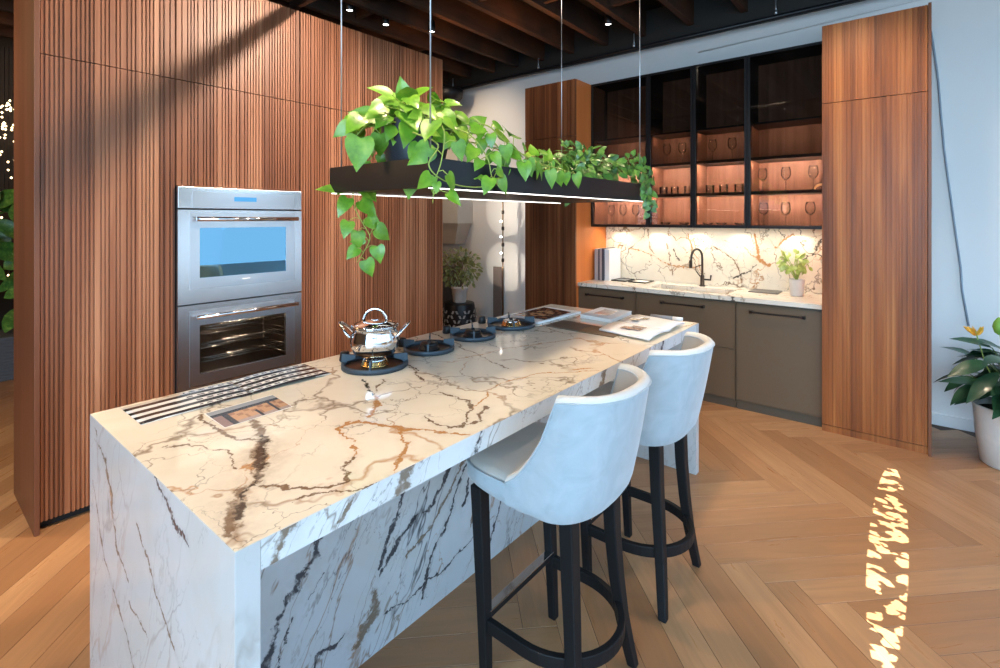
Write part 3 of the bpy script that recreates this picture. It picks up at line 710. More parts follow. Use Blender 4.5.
def smooth_path(pts, n=6):
    pts = [Vector(p) for p in pts]; out = []
    P = [pts[0]] + pts + [pts[-1]]
    for i in range(1, len(P)-2):
        for k in range(n):
            u = k/n; a,b,c,d = P[i-1],P[i],P[i+1],P[i+2]
            out.append(.5*((2*b)+(c-a)*u+(2*a-5*b+4*c-d)*u*u+(3*b-a-3*c+d)*u**3))
    out.append(pts[-1]); return out
def vine(lm, sm, pts, rr, nleaf, L, spread=.5, bias=(-.35,-.75,.35), r=.0035, both=True, jit=.35, start=.05):
    path = smooth_path(pts); sm.tube(path, [r*(1-.5*i/len(path)) for i in range(len(path))], 6)
    for i in range(nleaf):
        u = start+(1-start)*(i+.5*rr.random())/nleaf; k = min(int(u*(len(path)-1)), len(path)-2)
        p = path[k]; tan = (path[k+1]-path[k]).normalized()
        sd = tan.cross(Vector(bias).normalized()); sd = sd.normalized() if sd.length > .01 else Vector((1,0,0))
        sgn = 1 if i % 2 else -1
        d = sd*sgn*rr.uniform(.5,1.1)+tan*.35+Vector((0,0,-.55))+rv(rr, jit)
        d.normalize(); pet = L*rr.uniform(.25,.6)
        q = p+(sd*sgn*.7+Vector((0,0,.25))+rv(rr,.3)).normalized()*pet
        sm.tube([p, (p+q)/2+Vector((0,0,.01)), q], r*.5, 5, caps=False)
        l = L*rr.uniform(.65,1.1)
        leaf(lm, q, d, Vector(bias)+rv(rr, .45), l, l*rr.uniform(.72,.88), rr.uniform(.05,.3), rr.uniform(.1,.3))

# pothos in the near end of the tray
rr = random.Random(21)
po = thing('potted_pothos', 'bright lime green pothos in a dark bowl on the near end of the hanging tray', 'plant', (1.49,1.70,1.688))
MB().lathe([(.001,0),(.085,0),(.115,.06),(.145,.2),(.153,.285),(.153,.295),(.143,.295),(.135,.24),(.001,.235)], (1.49,1.70,1.692), 32).build('bowl', M['pot_dark'], po)
MB().lathe([(.001,.245),(.137,.243)], (1.49,1.70,1.692), 24).build('soil', M['soil'], po)
lm, sm = MB(), MB()
C0 = Vector((1.51,1.72,1.955))
for i in range(120):
    a = rr.uniform(0, 2*PI); e = rr.uniform(-.25, 1.35)
    dirv = Vector((math.cos(a)*math.cos(e), math.sin(a)*math.cos(e), math.sin(e)))
    if dirv.y < -.25 and e < .25 and i % 3: continue
    rad = rr.uniform(.12,.25); tip = C0+Vector((dirv.x*rad*1.15, dirv.y*rad*1.0, dirv.z*rad*.58+.01))
    sm.tube([C0+Vector((dirv.x*.05,dirv.y*.05,0)), C0+(tip-C0)*.6+Vector((0,0,.03)), tip], .0022, 5, caps=False)
    d = (dirv+Vector((0,0,-.9))+rv(rr,.4)); l = rr.uniform(.075,.125)
    leaf(lm, tip, d, Vector((-.4,-.75,.5))+dirv*.3+rv(rr,.4), l, l*.8, rr.uniform(.1,.35), rr.uniform(.1,.3))
V1 = lambda pts, n, L, **k: vine(lm, sm, pts, rr, n, L, **k)
V1([(1.45,1.62,1.95),(1.38,1.5,1.97),(1.33,1.36,1.90),(1.29,1.33,1.78),(1.27,1.345,1.70),(1.255,1.34,1.62)], 9, .10)
V1([(1.45,1.66,1.95),(1.40,1.80,1.92),(1.36,1.88,1.80),(1.33,1.93,1.70),(1.33,1.93,1.62),(1.37,1.92,1.54),(1.40,1.91,1.48),(1.37,1.91,1.42),(1.33,1.91,1.37)], 15, .095, start=.2)
V1([(1.40,1.7,1.97),(1.30,1.74,1.97),(1.22,1.76,1.90),(1.21,1.76,1.83)], 5, .10)
V1([(1.55,1.62,1.95),(1.66,1.45,1.93),(1.72,1.38,1.85),(1.80,1.35,1.82)], 10, .095)
V1([(1.55,1.6,1.96),(1.62,1.42,1.97),(1.70,1.36,1.90),(1.86,1.35,1.84),(2.0,1.345,1.82),(2.14,1.35,1.81),(2.28,1.36,1.80)], 22, .085)
V1([(1.50,1.58,1.95),(1.52,1.42,1.92),(1.56,1.345,1.82),(1.58,1.335,1.74),(1.62,1.33,1.70)], 9, .085)
V1([(1.60,1.6,1.93),(1.75,1.45,1.88),(1.9,1.42,1.84),(2.1,1.42,1.83),(2.3,1.45,1.82),(2.45,1.48,1.82)], 16, .08)
V1([(1.30,1.5,1.90),(1.30,1.36,1.84),(1.24,1.345,1.76),(1.3,1.34,1.71),(1.42,1.34,1.69),(1.56,1.345,1.70),(1.62,1.34,1.76)], 3, .07)
leaf(lm, (1.30,1.99,1.70), (-1,.1,-.05), (-.3,-.6,.6), .12, .06, .05, .1)
for (bx,by,bz) in ((1.20,1.70,1.89),(1.34,1.55,1.78),(1.37,1.52,1.86),(1.42,1.5,1.80)):
    leaf(lm, (bx,by,bz), (rr.uniform(-.3,.1),0,-1), (-.5,-.8,.2), .14, .115, .1, .15)
lm.build('foliage', M['leaf_lime'], po); sm.build('stem', M['stem'], po)

# darker plant at the far end
rr = random.Random(5)
pp = thing('trailing_tray_plant', 'dark green small-leaved trailing plant at the far end of the hanging tray', 'plant', (2.88,1.68,1.688))
MB().lathe([(.001,0),(.08,0),(.11,.08),(.12,.15),(.12,.16),(.11,.16),(.10,.13),(.001,.125)], (2.88,1.68,1.692), 24).build('bowl', M['pot_dark'], pp)
MB().lathe([(.001,.13),(.105,.128)], (2.88,1.68,1.692), 20).build('soil', M['soil'], pp)
lm, sm = MB(), MB(); C0 = Vector((2.88,1.68,1.83))
for i in range(330):
    a = rr.uniform(0, 2*PI); e = rr.uniform(-.2, 1.4); dirv = Vector((math.cos(a)*math.cos(e), math.sin(a)*math.cos(e), math.sin(e)))
    rad = rr.uniform(.12,.40); tip = C0+Vector((dirv.x*rad*1.1, dirv.y*rad*.75, dirv.z*rad*.46+.02))
    if tip.z < 1.78: tip.z = 1.80
    if i % 2: sm.tube([C0+Vector((dirv.x*.05,dirv.y*.05,0)), C0+(tip-C0)*.6+Vector((0,0,.03)), tip], .0016, 5, caps=False)
    l = rr.uniform(.04,.075); leaf(lm, tip, dirv+Vector((0,0,-.7))+rv(rr,.5), Vector((-.4,-.75,.5))+dirv*.4+rv(rr,.5), l, l*.62, rr.uniform(.1,.4), .2, 'oval')
def V2(pts, n, L): vine(lm, sm, pts, rr, n, L, r=.002, jit=.5)
V2([(3.0,1.6,1.88),(3.08,1.5,1.93),(3.16,1.40,1.92),(3.2,1.34,1.84),(3.20,1.33,1.72),(3.19,1.32,1.62)], 30, .055)
V2([(3.0,1.6,1.88),(3.1,1.45,1.90),(3.13,1.345,1.86),(3.14,1.335,1.76),(3.12,1.33,1.68)], 26, .05)
V2([(3.0,1.6,1.88),(3.12,1.48,1.96),(3.22,1.42,1.98),(3.25,1.4,1.94),(3.22,1.36,1.85),(3.24,1.35,1.70),(3.24,1.35,1.58)], 26, .05)
V2([(3.05,1.62,1.88),(3.17,1.5,1.90),(3.21,1.44,1.85),(3.21,1.42,1.78)], 22, .055)
V2([(3.0,1.8,1.86),(3.2,1.95,1.83),(3.29,2.0,1.78),(3.30,2.0,1.66)], 6, .055)
V2([(2.78,1.6,1.87),(2.65,1.5,1.85),(2.55,1.45,1.82)], 16, .06)
lm.build('foliage', M['leaf_mid'], pp); sm.build('stem', M['stem_dark'], pp)

# ---------------------------------------------------------------- hanging tray light
tx0, tx1, ty0, ty1, tz0, tz1 = 1.262, 3.27, 1.37, 2.02, 1.68, 1.792
tx1 = 3.20
tl = thing('hanging_tray_light', 'long black planter tray hung on cables over the island with light strips below', 'pendant light', ((tx0+tx1)/2, (ty0+ty1)/2, tz0))
for bx in ((tx0,tx1,ty0,ty0+.012),(tx0,tx1,ty1-.012,ty1)): MB().box(*bx, tz0, tz1).build('side_board', M['black'], tl, bevel=.0015)
for bx in ((tx0,tx0+.012,ty0+.012,ty1-.012),(tx1-.012,tx1,ty0+.012,ty1-.012)): MB().box(*bx, tz0, tz1).build('end_board', M['black'], tl)
MB().box(tx0+.012, tx1-.012, ty0+.012, ty1-.012, tz0+.003, tz0+.011).build('tray_bottom', plain('black_gloss_panel', (.03,.02,.014), .45), tl)
for y in (ty0+.006, ty1-.006): MB().box(tx0+.01, tx1-.03, y-.005, y+.005, tz0-.004, tz0-.0005).build('light_strip', M['led'], tl)
for (x, y) in ((1.29,1.39),(1.31,2.0),(3.17,1.39),(3.17,2.0)):
    MB().tube([(x,y,tz0+.02),(x,y,3.72)], .0032, 8).build('cable', M['cable'], tl)

# ---------------------------------------------------------------- kitchen island
isl = thing('kitchen_island', 'long marble waterfall island with polished veined worktop', 'island', ((IX0+IX1)/2, (IY0+IY1)/2, 0))
TK = .05; SL = .062
wt = MB().box(IX0+.0006, IX1-.0006, IY0+.0006, IY1-.0006, IZ-.002, IZ).build('worktop', M['marble_top'], isl, bevel=.0006)
MB().box(IX0+TK+.0005, IX1-TK-.0005, IY0+.0004, IY1-.0004, IZ-SL, IZ-.0022).build('worktop_edge', M['marble_edge'], wt)
MB().box(IX0, IX0+TK, IY0, IY1, 0, IZ-.0022).build('waterfall_end', M['marble_end'], isl, bevel=.001)
MB().box(IX1-TK, IX1, IY0, IY1, 0, IZ-.0022).build('waterfall_end', M['marble_end'], isl, bevel=.001)
MB().box(IX0+TK+.0005, IX1-TK-.0005, 1.49, 1.51, 0, IZ-SL-.0005).build('front_panel', M['marble_front'], isl)
MB().box(IX0+TK+.0005, IX1-TK-.0005, 1.511, 2.06, .1, IZ-SL-.0005).build('cabinet_body', M['taupe'], isl)
MB().box(IX0+TK+.0005, IX1-TK-.0005, 1.60, 2.0, 0, .0995).build('toe_kick', M['plinth'], isl)
for k in range(4):
    a = IX0+TK+.005+k*.6625; MB().box(a, a+.655, 2.0605, 2.08, .11, IZ-SL-.01).build('drawer_front', M['taupe'], isl)

# burners
def burner(loc, R0, name='gas_burner'):
    b = thing(name, '', 'burner', loc); x, y, z = loc
    MB().lathe([(.001,.001),(R0*.86,.001),(R0*.9,.004),(R0*.84,.006),(.001,.006)], loc, 40).build('base_plate', plain('bronzed_plate', (.075,.05,.035), .3, .7), b)
    g = MB().lathe([(R0*.90,.002),(R0,.002),(R0,.020),(R0*.97,.023),(R0*.92,.022),(R0*.90,.018),(R0*.90,.002)], loc, 48).build('grate_ring', M['grey_cast'], b)
    for k in range(4):
        a = PI/4+k*PI/2; u = Vector((math.cos(a), math.sin(a), 0)); w = Vector((-u.y, u.x, 0))
        r0, r1 = R0*.58, R0*1.0
        m = MB(); pts = [(r0,.036),(r0,.052),(r1*.99,.056),(r1*1.01,.012),(r1*.9,.008),(r1*.84,.024)]
        vs = [Vector(loc)+u*p+Vector((0,0,q))+w*.0035 for p, q in pts]+[Vector(loc)+u*p+Vector((0,0,q))-w*.0035 for p, q in pts]
        n = len(pts); m.add(vs, [tuple(range(n)), tuple(reversed(range(n, 2*n)))]+[(i, n+i, n+(i+1)%n, (i+1)%n) for i in range(n)])
        m.build('grate_arm', M['grey_cast'], b)
    MB().lathe([(.001,.006),(R0*.42,.006),(R0*.42,.012),(R0*.38,.014),(R0*.37,.026),(R0*.30,.03),(.001,.03)], loc, 32).build('burner_ring', M['brass'] if R0 > .13 else M['black'], b)
    MB().lathe([(R0*.345,.030),(R0*.345,.035),(R0*.28,.039),(.001,.039)], loc, 32).build('burner_cap', M['chrome'] if R0 > .13 else M['black'], b)
    MB().lathe([(.011,.039),(.009,.050),(.001,.051)], loc, 16).build('cap_knob', M['black'], b)
    return b
G1, G2 = 'large gas burners on the island', 'small gas burners on the island'
b1 = burner((1.354,1.812,.92), .142); b1['label'] = 'large gas burner under the steel stock pot'; b1['group'] = G1
b2 = burner((1.687,1.827,.92), .123); b2['label'] = 'small gas burner next beyond the one with the pot'; b2['group'] = G2
dup(b2, (2.023,1.842,.92), 0, 'small gas burner between the other small one and the farthest burner', G2)
dup(b1, (2.375,1.854,.92), 0, 'empty large gas burner farthest from the pot beside the open magazine', G1)
kb = MB().lathe([(.001,0),(.023,0),(.025,.005),(.020,.038),(.018,.041),(.001,.041)], (0,0,0), 24).build('hob_knob', M['black'])
kb.location = (1.318,1.985,.92); tag(kb, 'black hob knob half hidden behind the steel pot', 'knob', 'hob knobs on the island')
for x, y, l in ((1.653,1.99,'black hob knob right beside the steel pot'), (2.0,2.02,'black hob knob between the two small burners'), (2.329,2.045,'black hob knob beside the farthest burner')):
    k = kb.copy(); COL.objects.link(k); k.location = (x,y,.92); k['label'] = l

# pot
pc = (1.362,1.822,.973)
pt = thing('stock_pot', 'polished steel stock pot with glass lid and loop handles on the nearest burner', 'pot', pc)
MB().lathe([(.001,0),(.078,0),(.092,.010),(.103,.035),(.106,.06),(.100,.088),(.092,.105),(.097,.116),(.101,.118),(.101,.121),(.094,.121),(.090,.106),(.098,.088),(.103,.06),(.100,.035),(.089,.012),(.001,.003)], pc, 48).build('pot_body', M['chrome'], pt)
lid = MB().lathe([(.001,.148),(.03,.146),(.06,.139),(.086,.127),(.092,.123),(.091,.121),(.085,.124),(.06,.136),(.03,.143),(.001,.145)], pc, 40).build('lid', M['clear'], pt)
MB().lathe([(.086,.1265),(.100,.1215),(.102,.1235),(.101,.128),(.092,.131),(.086,.129)], pc, 40).build('lid_rim', M['chrome'], lid)
hd = Vector((math.cos(-.85), math.sin(-.85), 0))   # handles' axis, square to the view
def loop(cx, ax, r, h, z, rad, lift):
    p = []
    for k in range(13):
        a = PI*k/12; p.append(Vector(pc)+cx+ax*(r*math.cos(a))+Vector((0,0,z+h*math.sin(a)))+lift*math.sin(a))
    return MB().tube(p, rad, 12, sx=1.6)
loop(Vector((0,0,0)), hd, .050, .052, .142, .0048, Vector()).build('lid_handle', M['chrome'], lid)
MB().lathe([(.001,.146),(.018,.146),(.018,.150),(.001,.151)], pc, 16).build('lid_boss', M['chrome'], lid)
tang = Vector((-hd.y, hd.x, 0))
for s in (1, -1):
    p = []
    for k in range(15):
        a = PI*k/14; p.append(Vector(pc)+hd*s*(.098+.052*math.sin(a))+tang*(.042*math.cos(a))+Vector((0,0,.078+.058*math.sin(a))))
    MB().tube(p, .0058, 12, sx=1.3).build('handle', M['chrome'], pt)

# printed things on the worktop
def stripes(name):
    t = NT(name); o = t.obj(); s = t.n('ShaderNodeSeparateXYZ'); t.l(t.vm('ADD', o, t.vm('SCALE', t.vm('SUBTRACT', t.noise(o, 6., 2, .5, 0, True), (.5,.5,.5)), scale=.028)), s.inputs[0])
    y = t.math('MULTIPLY', s.outputs['Y'], 1/.053); fr = t.math('FRACT', y)
    st = t.math('LESS_THAN', fr, .5)
    # short dashes of lettering on the pale bands beyond the blank near part
    x = t.math('FRACT', t.math('MULTIPLY', t.math('ADD', s.outputs['X'], t.math('MULTIPLY', t.math('FLOOR', y), .013)), 1/.034))
    da = t.math('MULTIPLY', t.math('LESS_THAN', x, .62), t.math('LESS_THAN', t.math('ABSOLUTE', t.math('SUBTRACT', fr, .74)), .13))
    da = t.math('MULTIPLY', da, t.math('GREATER_THAN', s.outputs['X'], .18))
    c = t.mix(st, (.82,.81,.80), (.035,.028,.028)); c = t.mix(t.math('MULTIPLY', da, .85), c, (.04,.04,.05))
    return t.set(c, .18, 0, .5)
M['stripe'] = stripes('black_white_stripes')
sc_ = thing('striped_booklet', 'open black and white striped booklet lying on the worktop edge below the double oven', 'booklet', (.505,1.86,.921))
def sheet(x0, x1, arch, lift, dy=0.):
    def f(u, v):
        x = x0+(x1-x0)*u; return (x, 1.86+dy+.215*v + .004*math.sin(x*9), .9215+lift+arch*math.sin(PI*u)**1.0)
    return f
MB().grid(sheet(.505,.855,.002,0), 20, 6, flip=False).build('left_page', M['stripe'], sc_, solid=.001)
MB().grid(sheet(.858,1.17,.006,.001), 20, 6).build('right_page', M['stripe'], sc_, solid=.001)

def photo(name, rows):
    """coloured rectangles in unit space -> material from object coords is overkill; use face tints"""
    t = NT(name); a = t.n('ShaderNodeAttribute'); a.attribute_name = 'Tint'; n = t.noise(t.obj(), 70., 3)
    return t.set(t.mix(t.math('MULTIPLY', n, .35), a.outputs['Color'], t.mix(.6, a.outputs['Color'], (.02,.02,.02))), .2, 0, .5)
M['photo'] = photo('printed_picture', None)
def tinted(mb, A, B, C, D, fn, nu, nv, z):
    A,B,C,D = [Vector((p[0],p[1],z)) for p in (A,B,C,D)]
    for i in range(nu):
        for j in range(nv):
            P = lambda u, v: (A*(1-u)+B*u)*(1-v)+(D*(1-u)+C*u)*v
            mb.add([P(i/nu,j/nv),P((i+1)/nu,j/nv),P((i+1)/nu,(j+1)/nv),P(i/nu,(j+1)/nv)], [(0,1,2,3)], False, (*fn((i+.5)/nu,(j+.5)/nv),1))
bq = thing('photo_brochure', 'glossy brochure with a picture of a lit building beside the striped booklet', 'brochure', (.67,1.63,.92))
MB().quad((.66,1.632,.9205),(.882,1.637,.9205),(.894,1.806,.9205),(.664,1.806,.9205), .0006).build('sheet', M['pages'], bq)
def bld(u, v):
    if v > .82: return (.35,.38,.42)
    if v > .66: return (.04,.045,.06)
    if u < .12: return (.30,.20,.19)
    if .12 < u < .2 or (.55 < u < .6 and v < .4) or (.8 < u < .84): return (.03,.03,.04)
    if v < .14: return (.45,.36,.33)
    return (.62,.36,.20) if (int(u*14)+int(v*6)) % 3 else (.40,.22,.13)
tm = MB(); tinted(tm, (.662,1.635),(.880,1.640),(.893,1.80),(.668,1.80), bld, 24, 14, .9214); tm.build('picture', M['photo'], bq)

def dinner(u, v):
    d = (u-.5)**2+(v-.5)**2; h = math.sin(u*23)*math.cos(v*17)
    if abs(u-.5) < .02: return (.2,.12,.09)
    if d < .09 and h > -.2: return (.80,.45,.22)
    if h > .55: return (.55,.22,.10)
    return (.13,.06,.045)
mg = thing('open_magazine', 'open magazine with a dark brown photograph spread across it beyond the burners', 'magazine', (2.52,1.76,.92))
MB().quad((2.52,1.755,.9205),(3.0,1.735,.9205),(3.0,2.035,.9205),(2.52,2.05,.9205), .012).build('pages', M['paper'], mg, bevel=.002)
tm = MB(); tinted(tm, (2.60,1.765),(2.93,1.77),(2.97,2.02),(2.60,2.025), dinner, 26, 18, .9332); tm.build('picture', M['photo'], mg)
bo = thing('sample_board', 'flat taupe board of two tones set on the worktop beside the magazine', 'board', (2.5,1.24,.92))
MB().quad((2.49,1.465,.9205),(2.68,1.475,.9205),(2.70,1.69,.9205),(2.495,1.685,.9205), .006).build('grey_half', M['boardm'], bo)
MB().quad((2.488,1.24,.9205),(2.66,1.25,.9205),(2.679,1.473,.9205),(2.49,1.463,.9205), .006).build('brown_half', M['board2'], bo)
cb2 = thing('closed_book', 'closed pale paperback lying on the far end of the worktop behind the open catalogue', 'book', (2.85,1.42,.92))
MB().quad((2.83,1.425,.9235),(3.17,1.45,.9235),(3.18,1.68,.9235),(2.86,1.66,.9235), .017).build('pages', M['pages'], cb2)
MB().quad((2.827,1.422,.9407),(3.173,1.447,.9407),(3.183,1.683,.9407),(2.857,1.663,.9407), .002).quad((2.827,1.422,.921),(3.173,1.447,.921),(3.183,1.683,.921),(2.857,1.663,.921), .002).build('cover', M['paper'], cb2)
tm = MB(); tinted(tm, (2.93,1.50),(3.10,1.51),(3.12,1.62),(2.94,1.61), lambda u, v: (.50,.42,.38) if (u+v) < 1.1 else (.6,.56,.54), 8, 8, .9432); tm.build('cover_picture', M['photo'], cb2)
om = thing('open_catalogue', 'thick open white catalogue with small brown pictures by the seating edge', 'book', (2.55,1.05,.92))
def cat(x0, x1):
    def f(u, v):
        x = x0[0]*(1-v)+x0[1]*v; xx = x1[0]*(1-v)+x1[1]*v
        return (x*(1-u)+xx*u, 1.05*(1-v)+1.365*v, .9285+.018*math.sin(PI*(.12+.76*u)))
    return f
MB().grid(cat((2.51,2.56),(2.78,2.84)), 14, 4).build('left_page', M['paper'], om, solid=.010)
MB().grid(cat((2.785,2.845),(3.04,3.11)), 14, 4).build('right_page', M['paper'], om, solid=.010)
def swatch(x0, x1, y0, y1, c, nm='picture'):
    m = MB(); tinted(m, (x0,y0),(x1,y0),(x1,y1),(x0,y1), lambda u, v: c if (int(u*5)+int(v*4)) % 3 else tuple(.6*q for q in c), 5, 4, .955); m.build(nm, M['photo'], om)
swatch(2.60,2.66,1.14,1.26,(.28,.13,.09)); swatch(2.67,2.70,1.14,1.22,(.35,.22,.17)); swatch(2.90,2.96,1.23,1.27,(.30,.24,.14)); swatch(2.84,2.90,1.26,1.31,(.45,.32,.2))
tb_ = thing('grey_booklet', 'small rolled grey brochure with a white end on the far corner of the worktop', 'brochure', (3.06,1.18,.92))
MB().tube([(3.135,1.30,.9345),(3.145,1.16,.9345)], .013, 16, sx=1.).build('roll', M['grey_cover'], tb_)
MB().tube([(3.145,1.16,.9345),(3.149,1.10,.9345)], .0125, 16).build('white_end', M['paper'], tb_)

# ---------------------------------------------------------------- bar stools
def build_stool(cx, cy, label):
    t = thing('bar_stool', label, 'stool', (cx, cy, 0), 0, 'velvet bar stools at the island')
    G = lambda x, y, z: (cx+x, cy+y, z)
    # path of the shell seen from above, s in [-1,1], s=0 is the rear centre
    def outline(s, lean):
        aw = .237-.003*lean; rb = .216+.078*lean; yc = -.06
        a = abs(s); sg = 1 if s >= 0 else -1
        if a < .72:
            q = a/.72*PI/2; ex = .80
            return Vector((sg*aw*math.sin(q)**ex, yc-(rb+yc)*math.cos(q)**ex, 0)) if True else None
        y = yc+(a-.72)/.28*(.045-yc); return Vector((sg*aw, y, 0))
    prof = [(-.20,1.035),(-.136,1.031),(-.115,.965),(-.093,.905),(-.038,.822),(.0,.775),(.045,.742)]
    def top(y):
        if y <= prof[0][0]: return 1.035
        for (a, b), (c, d) in zip(prof[:-1], prof[1:]):
            if y <= c: return b+(d-b)*(y-a)/(c-a)
        return prof[-1][1]
    def cover_h(s):
        p = outline(s, 1.); return top(p.y)
    ZB = .666; N = 56; TH = .037
    def pnt(s, z, inset):
        lean = (z-ZB)/(1.035-ZB); p = outline(s, lean)
        e = .004; n = (outline(min(1,s+e), lean)-outline(max(-1,s-e), lean)).normalized(); nn = Vector((n.y, -n.x, 0))  # outward
        if nn.dot(p-Vector((0,-.02,0))) < 0: nn = -nn
        bul = .004*math.sin(PI*min(1, max(0, lean)))
        q = p+nn*(bul-inset); return G(q.x, q.y, z)
    out = MB(); out.grid(lambda u, v: pnt(-1+2*u, ZB+(cover_h(-1+2*u)-ZB)*v + (.012*(1-v)**2)*0, (1-min(1,v*12))*.012), N, 16, flip=True)
    o1 = out.build('backrest', M['velvet'], t)
    inn = MB(); inn.grid(lambda u, v: pnt(-1+2*u, .70+(cover_h(-1+2*u)-.70)*v, TH), N, 12)
    inn.build('inner_back', M['velvet_in'], t)
    # rounded rim closing outer and inner faces
    rim = MB()
    def rimf(u, v):
        s = -1+2*u; h = cover_h(s); a = PI*v; r = TH/2
        P0 = Vector(pnt(s, h, 0)); P1 = Vector(pnt(s, h, TH)); m = (P0+P1)/2; d = (P0-P1)/2
        return tuple(m+d*math.cos(a)+Vector((0,0,.016*math.sin(a))))
    rim.grid(rimf, N, 8, flip=True); rim.build('top_rim', M['rim'], t)
    pip = MB().tube([pnt(-1+2*k/N, cover_h(-1+2*k/N)-.001, -.0015) for k in range(N+1)], .0032, 6); pip.tube([pnt(-1+2*k/N, cover_h(-1+2*k/N)-.001, TH+.001) for k in range(N+1)], .0028, 6); pip.build('piping', M['velvet'], t)
    # seat: upholstered box with a domed cushion, D-shaped in plan
    def seat_out(k, n, grow):
        a = 2*PI*k/n; c, s = math.cos(a), math.sin(a); ex = .45 if s > 0 else .9
        x = (.235+grow)*math.copysign(abs(c)**ex, c); y = ((.285+grow) if s > 0 else (.204+grow))*math.copysign(abs(s)**(.55 if s > 0 else .9), s)
        return Vector((x, y, 0))
    n = 64; sb = MB(); rows = [(.666,-.03),(.666,-.008),(.671,0),(.70,.002),(.732,0),(.742,-.008)]
    base = len(sb.v)
    for (z, g) in rows:
        for k in range(n): p = seat_out(k, n, g); zz = z+(.018 if p.y > 0 and z < .68 else 0)*min(1, max(0,p.y)/.2); sb.v.append(G(p.x, p.y, zz))
    for i in range(len(rows)-1):
        for k in range(n): sb.f.append((i*n+k, i*n+(k+1)%n, (i+1)*n+(k+1)%n, (i+1)*n+k)); sb.sm.append(True); sb.c.append(None)
    sb.f.append(tuple(reversed(range(n)))); sb.sm.append(False); sb.c.append(None)
    sb.build('seat_base', M['velvet'], t)
    cu = MB(); R_ = [(-.006,.740),(-.012,.750),(-.03,.757),(-.07,.762),(-.12,.764),(-.18,.765)]
    for (g, z) in R_:
        for k in range(n): p = seat_out(k, n, 0)*((.24+g)/.24); cu.v.append(G(p.x, p.y, z))
    for i in range(len(R_)-1):
        for k in range(n): cu.f.append((i*n+k, i*n+(k+1)%n, (i+1)*n+(k+1)%n, (i+1)*n+k)); cu.sm.append(True); cu.c.append(None)
    cu.f.append(tuple(range((len(R_)-1)*n, len(R_)*n))); cu.sm.append(True); cu.c.append(None)
    cu.build('seat', M['velvet_in'], t)
    MB().tube([G(*(seat_out(k, n, .001)+Vector((0,0,.738)))) for k in range(n+1)], .0035, 6, caps=False).build('seat_piping', M['velvet'], t)
    # legs
    def leg(pts, w0, w1):
        m = MB(); base = 0; K = len(pts)
        for i, p in enumerate(pts):
            w = w0+(w1-w0)*i/(K-1)
            for (a, b) in ((-1,-1),(1,-1),(1,1),(-1,1)): m.v.append(G(p[0]+a*w/2, p[1]+b*w/2, p[2]))
        for i in range(K-1):
            for k in range(4): m.f.append((i*4+k, (i+1)*4+k, (i+1)*4+(k+1)%4, i*4+(k+1)%4)); m.sm.append(False); m.c.append(None)
        m.f.append((0,1,2,3)); m.f.append(((K-1)*4+3,(K-1)*4+2,(K-1)*4+1,(K-1)*4)); m.sm += [False]*2; m.c += [None]*2
        m.build('leg', M['blackwood'], t, bevel=.004)
    for s in (-1, 1):
        leg([(s*.198,.185,.675),(s*.199,.165,.3),(s*.201,.152,0)], .046, .031)
        leg([(s*.138,-.125,.675),(s*.140,-.132,.48),(s*.147,-.143,.33),(s*.160,-.155,.20),(s*.180,-.168,.09),(s*.200,-.180,0)], .048, .032)
    # footrest ring, open at the front and round at the rear
    path = [G(-.198,.15,.225),G(-.199,.08,.225),G(-.199,.0,.225)]
    for k in range(1, 24): a = PI+PI*k/24; path.append(G(.199*math.cos(a), -.0+.213*math.sin(a), .225))
    path += [G(.199,.0,.225),G(.199,.08,.225),G(.198,.15,.225)]
    MB().band(path, .011, .021).build('footrest_ring', M['blackwood'], t, bevel=.003)
    MB().box(cx-.19, cx+.19, cy+.148, cy+.168, .235, .262).build('front_rail', M['blackwood'], t, bevel=.002)
    MB().box(cx-.19, cx+.19, cy+.142, cy+.172, .2622, .2665).build('metal_footplate', M['chrome'], t, bevel=.001)
    return t
s1 = build_stool(1.458, .932, 'pale velvet bar stool nearest the camera with black legs')
dup(s1, (2.118, .925, 0), 0, 'pale velvet bar stool farther along, toward the sink wall', 'velvet bar stools at the island')

# ---------------------------------------------------------------- other plants
rr = random.Random(9)
bp = thing('potted_floor_plant', 'large dark-leaved plant with yellow and green buds in a white pot on the floor', 'plant', (4.50,-.50,0))
bx, by = 4.50, -.50
MB().lathe([(.001,0),(.14,0),(.150,.008),(.175,.2),(.185,.36),(.188,.375),(.178,.375),(.17,.33),(.001,.32)], (bx,by,0), 40).build('planter', M['pot_white'], bp)
MB().lathe([(.001,.335),(.171,.333)], (bx,by,0), 24).build('soil', M['soil'], bp)
lm, sm = MB(), MB()
FV = Vector((.7745,.6326,0)); RV = Vector((.6326,-.7745,0))
def bigleaf(az, out, zt, L, W, drop):
    h = Vector((math.cos(az), math.sin(az), 0)); b0 = Vector((bx,by,.33)); tip = b0+h*out+Vector((0,0,zt-.33))
    sm.tube([b0+h*.03, b0+h*out*.45+Vector((0,0,(zt-.33)*.75)), tip], [.006,.005,.0035], 6)
    leaf(lm, tip, h+Vector((0,0,drop)), Vector((0,0,1))-h*.1+rv(rr,.25)+Vector((-.2,-.35,0)), L, W, .35, .22, 'lance')
for k in range(90):
    az = rr.uniform(0, 2*PI); bigleaf(az, rr.uniform(.04,.20), rr.uniform(.40,.74), rr.uniform(.16,.27), rr.uniform(.07,.10), rr.uniform(-.6,.6))
for (az, out, zt, L, W, dr) in ((2.3,.16,.66,.24,.09,-.15),(2.5,.12,.60,.27,.085,-.45),(2.1,.17,.52,.22,.08,-.5),(2.7,.14,.70,.18,.07,.2),(3.0,.15,.48,.2,.08,-.7),(1.9,.1,.74,.2,.07,.5)): bigleaf(az, out, zt, L, W, dr)
lm.build('foliage', M['leaf_dark'], bp); sm.build('stem', M['stem_dark'], bp)
f1 = Vector((4.50,-.33,.83)); f2 = Vector((4.50,-.44,.87))
